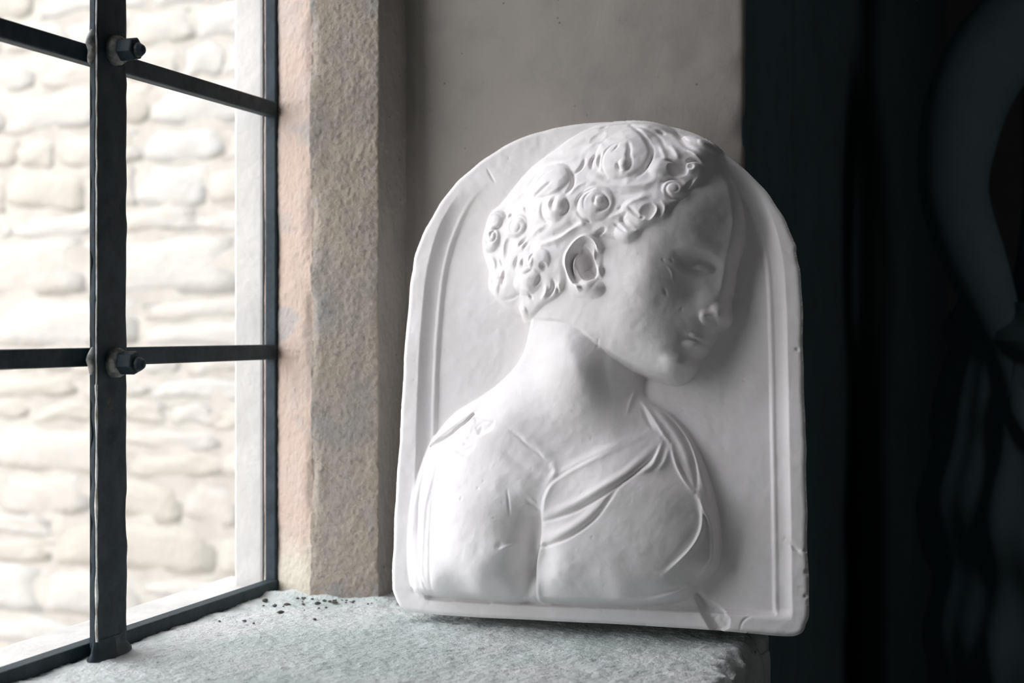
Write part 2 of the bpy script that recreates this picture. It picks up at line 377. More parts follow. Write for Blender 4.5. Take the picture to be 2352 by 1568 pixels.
# ------------------------------------------------------------------ outdoors: a rubble limestone wall beyond the window, gravel, sky
rng = random.Random(7)
V, Q, T = [], [], []
def stone(x0, x1, z0, z1, y):
    nx, nz = 7, 5; tone = rng.random(); b0 = len(V); bul = rng.uniform(.004, .011); sk = rng.uniform(-.012, .012); ph = rng.uniform(0, 6)
    for j in range(nz):
        for i in range(nx):
            s, t = i / (nx - 1), j / (nz - 1)
            ed = min(s, 1 - s) * (x1 - x0) ; et = min(t, 1 - t) * (z1 - z0)
            d = bul * (1 - math.exp(-ed / .02)) * (1 - math.exp(-et / .015)) + .006 * math.sin(7 * s + ph) * math.sin(5 * t + ph)
            cx = .010 * math.sin(4 * t + ph) * (1 if i in (0, nx - 1) else .5); cz = .008 * math.sin(5 * s + 2 * ph) + sk * (s - .5)
            inset = .007 * ((abs(s - .5) * 2) ** 6 * (abs(t - .5) * 2) ** 2)
            V.append((x0 + (x1 - x0) * s + cx, y - d - rng.uniform(0, .003), z0 + (z1 - z0) * t + cz + (inset if t < .5 else -inset))); T.append(tone)
    for j in range(nz - 1):
        for i in range(nx - 1):
            a = b0 + j * nx + i; Q.append((a, a + 1, a + nx + 1, a + nx))
    ring = [b0 + i for i in range(nx)] + [b0 + j * nx + nx - 1 for j in range(1, nz)] + [b0 + (nz - 1) * nx + i for i in range(nx - 2, -1, -1)] + [b0 + j * nx for j in range(nz - 2, 0, -1)]
    k0 = len(V)
    for r in ring: V.append((V[r][0], y + .03, V[r][2])); T.append(tone)
    for i in range(len(ring)):
        j = (i + 1) % len(ring); Q.append((ring[i], k0 + i, k0 + j, ring[j]))
OUT_Y = 3.30
z = -1.25
while z < 3.6:
    h = rng.choice([.07, .09, .10, .12, .14, .17]); x = -7.0 + rng.uniform(0, .2)
    while x < -.06:
        w = rng.uniform(.12, .34) * (1.0 + .6 * (h > .12)); hh = h
        if h > .12 and rng.random() < .3:
            stone(x, min(x + w, -.05) - .012, z, z + h * .5 - .006, OUT_Y); stone(x, min(x + w, -.05) - .012, z + h * .5 + .006, z + h - .012, OUT_Y)
        else: stone(x, min(x + w, -.05) - .012, z, z + h - .012 + rng.uniform(-.006, .004), OUT_Y)
        x += w
    z += h
me = raw_mesh('rubble', V, Q); at = me.attributes.new('stone_tone', 'FLOAT', 'POINT'); at.data.foreach_set('value', np.array(T, np.float32))
o = link_mesh('wall_outside', me, M['rubble']); tag(o, kind='structure')
b = MB(); b.box(-7.0, -.04, OUT_Y - .001, OUT_Y + .4, -1.3, 3.6); b.build('mortar', M['mortar'], o)
b = MB(); b.box(-14, -.04, -8, 8, -1.5, -1.25); o = b.build('ground', M['gravel']); tag(o, kind='structure')

# ------------------------------------------------------------------ the dim room
b = MB(); b.box(-.03, 5.0, -3.3, 6.1, FLOOR - .12, FLOOR); tag(b.build('floor', M['boards']), kind='structure')
b = MB(); b.box(-.04, 5.0, -3.3, 6.1, CEIL, CEIL + .12); tag(b.build('ceiling', M['room']), kind='structure')
b = MB(); b.box(4.6, 4.8, -3.3, 6.1, FLOOR, CEIL); tag(b.build('wall_right', M['room']), kind='structure')
b = MB(); b.box(.487, 4.6, 5.0, 5.2, FLOOR, CEIL); tag(b.build('wall_back', M['room']), kind='structure')
b = MB(); b.box(-.03, 4.6, -3.3, -3.1, FLOOR, CEIL); tag(b.build('wall_front', M['room']), kind='structure')

# ------------------------------------------------------------------ the leaning plaster relief
RIM = 9.0
# ---- relief maths (plaque coordinates in millimetres: u across, w up, height above the sunk field) ----
def seg_dist(U, W, poly, closed):
    n = len(poly); best = np.full(U.shape, 1e9)
    for i in range(n if closed else n - 1):
        ax, ay = poly[i]; bx, by = poly[(i + 1) % n]
        dx, dy = bx - ax, by - ay; L = dx * dx + dy * dy + 1e-12
        t = np.clip(((U - ax) * dx + (W - ay) * dy) / L, 0, 1)
        best = np.minimum(best, (U - ax - t * dx) ** 2 + (W - ay - t * dy) ** 2)
    return np.sqrt(best)

def inside(U, W, poly):
    c = np.zeros(U.shape, bool); n = len(poly)
    for i in range(n):
        ax, ay = poly[i]; bx, by = poly[(i + 1) % n]
        if ay == by: continue
        m = (ay > W) != (by > W)
        c ^= m & (U < (bx - ax) * (W - ay) / (by - ay) + ax)
    return c

def sdf(U, W, poly):                                    # positive inside
    d = seg_dist(U, W, poly, True)
    return np.where(inside(U, W, poly), d, -d)

def chaikin(P, closed, n=2):
    P = [tuple(p) for p in P]
    for _ in range(n):
        Q = []; m = len(P)
        if not closed: Q.append(P[0])
        for i in range(m if closed else m - 1):
            a, b = P[i], P[(i + 1) % m]
            Q.append(tuple(.75 * x + .25 * y for x, y in zip(a, b)))
            Q.append(tuple(.25 * x + .75 * y for x, y in zip(a, b)))
        if not closed: Q.append(P[-1])
        P = Q
    return P

def tps_fit(P, lam=2.0):
    P = np.array(P, float); n = len(P); X = P[:, :2] / 100.0
    r2 = ((X[:, None] - X[None]) ** 2).sum(-1)
    K = .5 * r2 * np.log(r2 + 1e-12) + lam * 1e-3 * np.eye(n)
    Q = np.c_[np.ones(n), X]
    A = np.block([[K, Q], [Q.T, np.zeros((3, 3))]])
    s = np.linalg.solve(A, np.r_[P[:, 2], 0, 0, 0])
    return X, s
def tps_eval(f, U, W):
    X, s = f; x = U / 100.0; y = W / 100.0
    out = s[-3] + s[-2] * x + s[-1] * y
    for i in range(len(X)):
        r2 = (x - X[i, 0]) ** 2 + (y - X[i, 1]) ** 2
        out = out + s[i] * .5 * r2 * np.log(r2 + 1e-12)
    return out

def smax(a, b, k):
    h = np.clip(.5 + .5 * (a - b) / k, 0, 1)
    return b + (a - b) * h + k * h * (1 - h)
def sstep(x, a, b):
    t = np.clip((x - a) / (b - a), 0, 1); return t * t * (3 - 2 * t)
def rounded(d, R):
    t = 1 - np.clip(d / R, 0, 1); return np.sqrt(np.maximum(1 - t * t, 0))

def slab_height(U, W, D):                               # rim, hollow moulding and sunk field
    do = sdf(U, W, D['outline'])
    di = sdf(U, W, D['field'])                          # field opening (positive inside)
    z = np.full(U.shape, RIM)
    t = np.clip((di + 15.0) / 15.0, 0, 1)               # the hollow runs over the 15 mm outside the field edge
    hol = RIM - .3 - (RIM - 2.6) * (1 - (1 - t) ** 3.2)
    z = np.where((di > -15) & (di < 0), np.minimum(z, hol), z)
    bead = 2.6 + .55 * np.exp(-((di + 1.2) / 1.6) ** 2)
    z = np.where((di > -3.2) & (di <= 0), np.maximum(z, bead), z)
    z = np.where(di > 0, 3.0 * (1 - sstep(di, -.4, 2.4)), z)
    flat = 1 - sstep(W, 12, 22)                         # plain ledge along the foot
    z = np.where(di < -1.5, z + (RIM - .8 - z) * flat, z)
    up = sstep(W, 348, 402)                             # towards the crown the field swells up to the rim
    z = z + (RIM - 1.0 - z) * up
    e = np.clip(do / 4.5, 0, 1)
    return z - 3.2 * (1 - np.sqrt(np.maximum(1 - (1 - e) ** 2, 0))), do, di

def base_layers(U, W, D):
    body = tps_eval(D['_body'], U, W); head = tps_eval(D['_head'], U, W)
    return body, head

def base_height(U, W, D):                               # smooth masses only
    z, do, di = slab_height(U, W, D)
    body, head = base_layers(U, W, D)
    db = sdf(U, W, D['body']); dh = sdf(U, W, D['head'])
    lb = np.where(db > 0, z + (np.maximum(body, 3) - z) * rounded(db, 7.0), -50)
    z = np.where(db > 0, smax(lb, z, 1.0), z)
    lh = np.where(dh > 0, (np.maximum(head, 3)) * rounded(dh + .3, 6.0), -50)
    z = np.where(dh > 0, smax(lh, z, 1.5), z)
    return z, do, di, db, dh

def local(U, W, pts, pad):
    P = np.array(pts); u0, w0 = P.min(0) - pad; u1, w1 = P.max(0) + pad
    i = np.searchsorted(U[0], [u0, u1]); j = np.searchsorted(W[:, 0], [w0, w1])
    return slice(j[0], j[1]), slice(i[0], i[1])

def stroke(Z, U, W, pts, sig, amp, taper=1):            # ridge (amp > 0) or groove (amp < 0) along a line
    pts = chaikin(pts, False, 2)
    sl = local(U, W, pts, sig * 3.2); u, w = U[sl], W[sl]
    if u.size == 0: return
    L = np.r_[0, np.cumsum([math.dist(pts[i], pts[i + 1]) for i in range(len(pts) - 1)])]; T = max(L[-1], 1e-6)
    best = np.full(u.shape, 1e9); par = np.zeros(u.shape)
    for i in range(len(pts) - 1):
        ax, ay = pts[i]; bx, by = pts[i + 1]; dx, dy = bx - ax, by - ay; LL = dx * dx + dy * dy + 1e-12
        t = np.clip(((u - ax) * dx + (w - ay) * dy) / LL, 0, 1)
        d = (u - ax - t * dx) ** 2 + (w - ay - t * dy) ** 2
        m = d < best; best = np.where(m, d, best); par = np.where(m, (L[i] + t * (L[i + 1] - L[i])) / T, par)
    a = amp * (np.sin(np.pi * np.clip(par, 0.02, .98)) ** .6 if taper == 1 else (1 - par) ** .7 if taper == 2 else 1)
    Z[sl] += a * np.exp(-best / (sig * sig))

def dome(Z, U, W, c, rx, ry, rot, amp, p=.8):
    R = max(rx, ry); sl = local(U, W, [c], R * 1.05); u, w = U[sl] - c[0], W[sl] - c[1]
    if u.size == 0: return
    ca, sa = math.cos(rot), math.sin(rot)
    q = ((u * ca + w * sa) / rx) ** 2 + ((-u * sa + w * ca) / ry) ** 2
    Z[sl] += amp * np.maximum(1 - q, 0) ** p

def blur(Z, n):
    for _ in range(n):
        P = np.pad(Z, 1, mode='edge')
        Z = (P[:-2, 1:-1] + P[2:, 1:-1] + 2 * P[1:-1, 1:-1]) / 4
        P = np.pad(Z, 1, mode='edge')
        Z = (P[1:-1, :-2] + P[1:-1, 2:] + 2 * P[1:-1, 1:-1]) / 4
    return Z

def vnoise(U, W, s, seed):                              # smooth value noise
    r = np.random.RandomState(seed); G = r.rand(256, 256)
    x, y = U / s, W / s; i, j = np.floor(x).astype(int), np.floor(y).astype(int)
    fx, fy = x - i, y - j; fx = fx * fx * (3 - 2 * fx); fy = fy * fy * (3 - 2 * fy)
    g = lambda a, b: G[a % 256, b % 256]
    return (g(i, j) * (1 - fx) + g(i + 1, j) * fx) * (1 - fy) + (g(i, j + 1) * (1 - fx) + g(i + 1, j + 1) * fx) * fy - .5
# outlines and strokes of the carving, millimetres on the plaque
D = {}
D['outline'] = [(-165.7, -0.1), (-172.5, 7.8), (-176.2, 21.4), (-177.3, 41.1), (-178.4, 77.0), (-178.3, 109.3), (-179.0, 158.1), (-179.6, 199.3), (-179.8, 249.2), (-179.6, 304.1), (-177.6, 325.3), (-172.7, 344.4), (-163.8, 365.6), (-151.8, 386.8), (-137.3, 404.3), (-118.4, 421.2), (-99.2, 432.8), (-80.0, 442.7), (-58.7, 449.3), (-35.2, 453.3), (-11.9, 455.5), (11.3, 455.5), (36.3, 454.2), (61.1, 450.0), (85.7, 443.0), (106.0, 432.2), (120.3, 420.2), (137.7, 404.5), (156.4, 386.6), (170.4, 366.4), (179.2, 348.5), (185.7, 330.8), (190.0, 311.3), (192.2, 280.5), (193.9, 242.4), (196.0, 204.8), (198.5, 149.0), (200.9, 94.2), (203.1, 51.0), (204.1, 22.5), (202.7, 8.2), (196.8, 0.7), (184.2, -0.9), (147.8, 0.0), (110.5, 0.3), (72.5, -0.1), (33.7, -0.5), (-5.9, -1.7), (-46.3, -2.2), (-87.7, -3.5), (-130.0, -3.6), (-155.9, -3.3)]
D['field'] = [(-133.6, 10.6), (-140.1, 11.0), (-140.4, 15.7), (-141.4, 59.1), (-144.1, 119.1), (-145.8, 159.6), (-148.1, 208.8), (-148.9, 250.3), (-148.6, 283.9), (-147.2, 313.4), (-142.4, 340.9), (-133.5, 366.3), (-118.5, 389.4), (-99.8, 408.0), (-74.4, 424.1), (-40.4, 436.3), (1.9, 440.6), (35.4, 439.1), (68.5, 432.5), (97.3, 418.9), (119.8, 399.7), (138.2, 376.9), (150.6, 352.7), (158.4, 324.9), (162.2, 297.4), (165.3, 243.3), (168.7, 167.4), (172.3, 93.2), (175.0, 24.1), (175.5, 18.4), (175.5, 17.3), (174.1, 17.2), (168.2, 17.2), (146.1, 16.8), (108.6, 16.9), (31.3, 14.2), (-49.3, 12.0)]
D['body'] = [(-19.0, 299.9), (-53.4, 282.3), (-56.9, 258.2), (-60.1, 241.9), (-65.8, 229.7), (-75.7, 217.4), (-89.9, 205.1), (-104.3, 195.1), (-123.1, 184.2), (-141.5, 166.7), (-152.4, 146.8), (-158.9, 122.2), (-163.2, 97.8), (-163.4, 65.7), (-160.8, 38.0), (-155.9, 18.6), (-148.5, 12.8), (-127.4, 12.1), (-92.9, 12.4), (-59.7, 11.8), (-27.9, 12.7), (36.1, 14.9), (73.5, 17.3), (95.2, 22.7), (106.6, 30.0), (110.8, 38.3), (122.5, 48.2), (126.6, 59.4), (126.4, 87.1), (121.8, 109.2), (113.9, 133.3), (105.3, 152.0), (92.5, 171.0), (77.5, 186.0), (61.4, 193.5), (51.1, 201.1), (51.3, 214.8), (62.2, 241.7), (43.2, 279.3)]
D['head'] = [(-57.5, 265.1), (-67.9, 275.8), (-81.2, 281.6), (-92.1, 290.0), (-98.9, 301.3), (-97.1, 313.7), (-102.1, 324.2), (-106.0, 336.9), (-107.2, 347.5), (-104.5, 360.1), (-100.8, 371.4), (-91.2, 379.0), (-79.9, 393.4), (-69.8, 407.0), (-59.6, 416.8), (-40.6, 429.7), (-21.5, 442.1), (-0.2, 449.7), (21.2, 451.7), (42.4, 450.4), (62.9, 446.0), (77.9, 436.3), (96.0, 433.1), (112.1, 425.1), (116.7, 418.2), (118.5, 409.3), (125.6, 397.2), (133.2, 383.6), (138.1, 363.2), (138.7, 343.6), (136.0, 328.3), (131.2, 312.9), (130.7, 298.4), (127.3, 280.8), (130.0, 267.2), (125.3, 261.5), (119.2, 259.9), (115.6, 252.5), (113.8, 247.1), (111.2, 244.8), (109.9, 240.2), (102.7, 233.5), (102.2, 227.7), (100.1, 221.9), (97.5, 218.8), (92.3, 213.5), (83.7, 210.1), (67.0, 212.8), (48.0, 220.5), (32.3, 228.2), (18.5, 235.6), (8.7, 243.4), (-4.0, 253.2), (-21.9, 259.9), (-41.8, 261.7)]
D['body_pts'] = [(-11.0, 245.0, 36), (-23.0, 229.5, 34), (7.2, 217.4, 38), (-42.9, 219.4, 22), (27.7, 208.1, 24), (41.0, 205.7, 14), (-63.2, 199.5, 20), (-30.0, 186.9, 30), (7.8, 183.2, 34), (37.1, 177.3, 24), (-70.6, 174.3, 30), (-101.9, 166.4, 24), (-127.8, 146.2, 20), (-86.9, 138.0, 36), (-53.3, 142.7, 38), (-26.7, 151.5, 34), (12.8, 152.8, 32), (49.6, 162.2, 24), (74.3, 167.7, 14), (-131.0, 105.9, 26), (-97.5, 94.4, 44), (-63.4, 99.3, 48), (-41.2, 111.9, 44), (-145.2, 78.1, 18), (-113.4, 59.2, 40), (-76.2, 57.0, 50), (-49.3, 58.5, 46), (-39.9, 66.9, 34), (-40.7, 40.6, 27), (-41.7, 17.9, 26), (-35.1, 44.7, 24), (-10.7, 64.3, 43), (-9.4, 34.6, 42), (19.9, 84.3, 44), (21.9, 47.5, 44), (57.7, 86.2, 41), (58.8, 49.6, 39), (47.3, 27.0, 35), (82.0, 106.0, 35), (87.1, 69.5, 34), (83.2, 36.6, 28), (103.7, 88.9, 28), (107.8, 59.9, 24), (117.2, 86.2, 20), (-7.3, 117.4, 38), (36.9, 122.4, 42), (88.7, 133.4, 20), (-76.2, 23.2, 44), (-121.7, 24.4, 34), (-50.8, 24.8, 36), (-89.9, 205.1, 6), (-104.3, 195.1, 6), (-123.1, 184.2, 6), (-141.5, 166.7, 6), (-152.4, 146.8, 7), (-158.9, 122.2, 8), (-163.2, 97.8, 9), (-163.4, 65.7, 10), (-160.8, 38.0, 11), (-155.9, 18.6, 12), (-148.5, 12.8, 14), (-127.4, 12.1, 18), (-92.9, 12.4, 20), (-59.7, 11.8, 20), (-27.9, 12.7, 18), (36.1, 14.9, 20), (73.5, 17.3, 16), (95.2, 22.7, 12), (106.6, 30.0, 10), (110.8, 38.3, 10), (122.5, 48.2, 10), (126.6, 59.4, 10), (126.4, 87.1, 10), (121.8, 109.2, 10), (113.9, 133.3, 9), (105.3, 152.0, 8), (92.5, 171.0, 6), (77.5, 186.0, 6), (61.4, 193.5, 6), (51.1, 201.1, 6)]
D['head_pts'] = [(6.3, 306.4, 44), (67.4, 295.2, 56), (85.8, 312.3, 47), (52.1, 272.9, 53), (50.6, 311.3, 54), (39.6, 251.1, 46), (70.9, 247.3, 46), (91.7, 267.5, 40), (92.0, 226.5, 34), (77.4, 337.2, 57), (91.9, 337.9, 53), (105.3, 358.2, 48), (105.8, 335.4, 46), (117.4, 380.6, 36), (119.0, 341.1, 37), (128.6, 354.3, 30), (111.0, 315.5, 31), (117.2, 281.4, 27), (113.2, 296.5, 29), (112.3, 263.9, 28), (100.8, 284.4, 32), (91.1, 290.4, 41), (98.4, 247.8, 32), (107.8, 250.0, 26), (107.6, 239.1, 27), (98.5, 221.7, 28), (101.4, 231.0, 25), (27.4, 371.4, 52), (-15.0, 374.4, 46), (-60.4, 335.4, 28), (-86.0, 334.6, 16), (-78.8, 301.0, 18), (-64.5, 370.0, 22), (-84.2, 364.3, 14), (-44.5, 402.1, 24), (-27.4, 428.8, 16), (16.4, 436.7, 24), (2.1, 403.8, 40), (43.3, 413.0, 44), (50.6, 437.3, 30), (84.1, 422.3, 34), (83.9, 398.8, 46), (111.0, 414.3, 30), (102.3, 391.8, 40), (-35.1, 297.2, 34), (-55.3, 275.9, 20), (-21.6, 323.3, 42), (-12.1, 276.2, 38), (22.6, 274.4, 46), (20.4, 329.0, 48), (-57.5, 265.1, 8), (-67.9, 275.8, 8), (-81.2, 281.6, 8), (-92.1, 290.0, 8), (-98.9, 301.3, 8), (-97.1, 313.7, 8), (-102.1, 324.2, 8), (-106.0, 336.9, 8), (-107.2, 347.5, 8), (-104.5, 360.1, 8), (-100.8, 371.4, 8), (-91.2, 379.0, 7), (-79.9, 393.4, 7), (-69.8, 407.0, 7), (-59.6, 416.8, 7), (-40.6, 429.7, 8), (-21.5, 442.1, 10), (-0.2, 449.7, 12), (21.2, 451.7, 14), (42.4, 450.4, 16), (62.9, 446.0, 16), (77.9, 436.3, 16), (96.0, 433.1, 18), (112.1, 425.1, 18), (116.7, 418.2, 16), (118.5, 409.3, 16), (125.6, 397.2, 18), (133.2, 383.6, 23), (138.1, 363.2, 25), (138.7, 343.6, 25), (136.0, 328.3, 24), (131.2, 312.9, 20), (130.7, 298.4, 19), (127.3, 280.8, 16), (130.0, 267.2, 18), (125.3, 261.5, 20), (119.2, 259.9, 18), (115.6, 252.5, 16), (113.8, 247.1, 16), (111.2, 244.8, 16), (109.9, 240.2, 16), (102.7, 233.5, 14), (102.2, 227.7, 14), (100.1, 221.9, 14), (97.5, 218.8, 14), (92.3, 213.5, 16), (83.7, 210.1, 20), (67.0, 212.8, 24), (48.0, 220.5, 28), (32.3, 228.2, 30), (18.5, 235.6, 32), (8.7, 243.4, 34), (-4.0, 253.2, 34), (-21.9, 259.9, 30), (-41.8, 261.7, 20)]
D['hair'] = [(-59.5, 265.4), (-69.0, 276.4), (-83.4, 282.8), (-94.3, 291.2), (-102.1, 302.5), (-100.3, 315.1), (-105.3, 325.6), (-109.3, 338.4), (-110.4, 349.0), (-107.2, 361.3), (-102.8, 372.1), (-92.1, 379.0), (-79.9, 392.8), (-69.6, 406.2), (-59.4, 415.9), (-40.8, 429.1), (-21.5, 443.0), (-0.8, 451.6), (19.0, 455.8), (39.8, 455.2), (60.5, 451.2), (77.1, 440.7), (93.8, 437.8), (110.4, 430.2), (116.9, 420.2), (116.4, 407.3), (112.9, 396.8), (109.2, 388.7), (102.2, 380.2), (96.1, 371.0), (91.3, 365.3), (84.5, 358.1), (81.3, 349.0), (72.1, 345.1), (62.4, 340.9), (57.8, 334.6), (52.6, 330.7), (46.5, 327.7), (40.1, 328.9), (31.6, 333.4), (23.0, 336.0), (14.7, 334.6), (6.4, 336.5), (-1.9, 332.6), (-9.0, 325.2), (-12.7, 316.5), (-13.4, 306.9), (-13.6, 295.3), (-16.9, 286.9), (-25.9, 281.3), (-36.7, 277.5), (-45.9, 271.0)]
D['robe'] = [(-30.3, 13.3), (-30.9, 37.3), (-32.5, 46.7), (-26.9, 60.7), (-26.0, 76.8), (-24.6, 90.0), (-22.8, 105.1), (-16.6, 118.7), (-3.8, 127.7), (15.1, 139.0), (33.7, 147.8), (52.2, 160.2), (63.4, 170.9), (59.8, 182.8), (49.0, 197.9), (50.6, 202.1), (61.1, 195.2), (77.2, 187.7), (92.4, 172.2), (104.7, 153.3), (113.3, 134.5), (121.6, 109.6), (126.2, 87.4), (126.5, 59.6), (121.7, 47.5), (110.3, 37.6), (105.6, 29.2), (93.7, 21.9), (70.4, 16.7), (31.9, 14.2)]
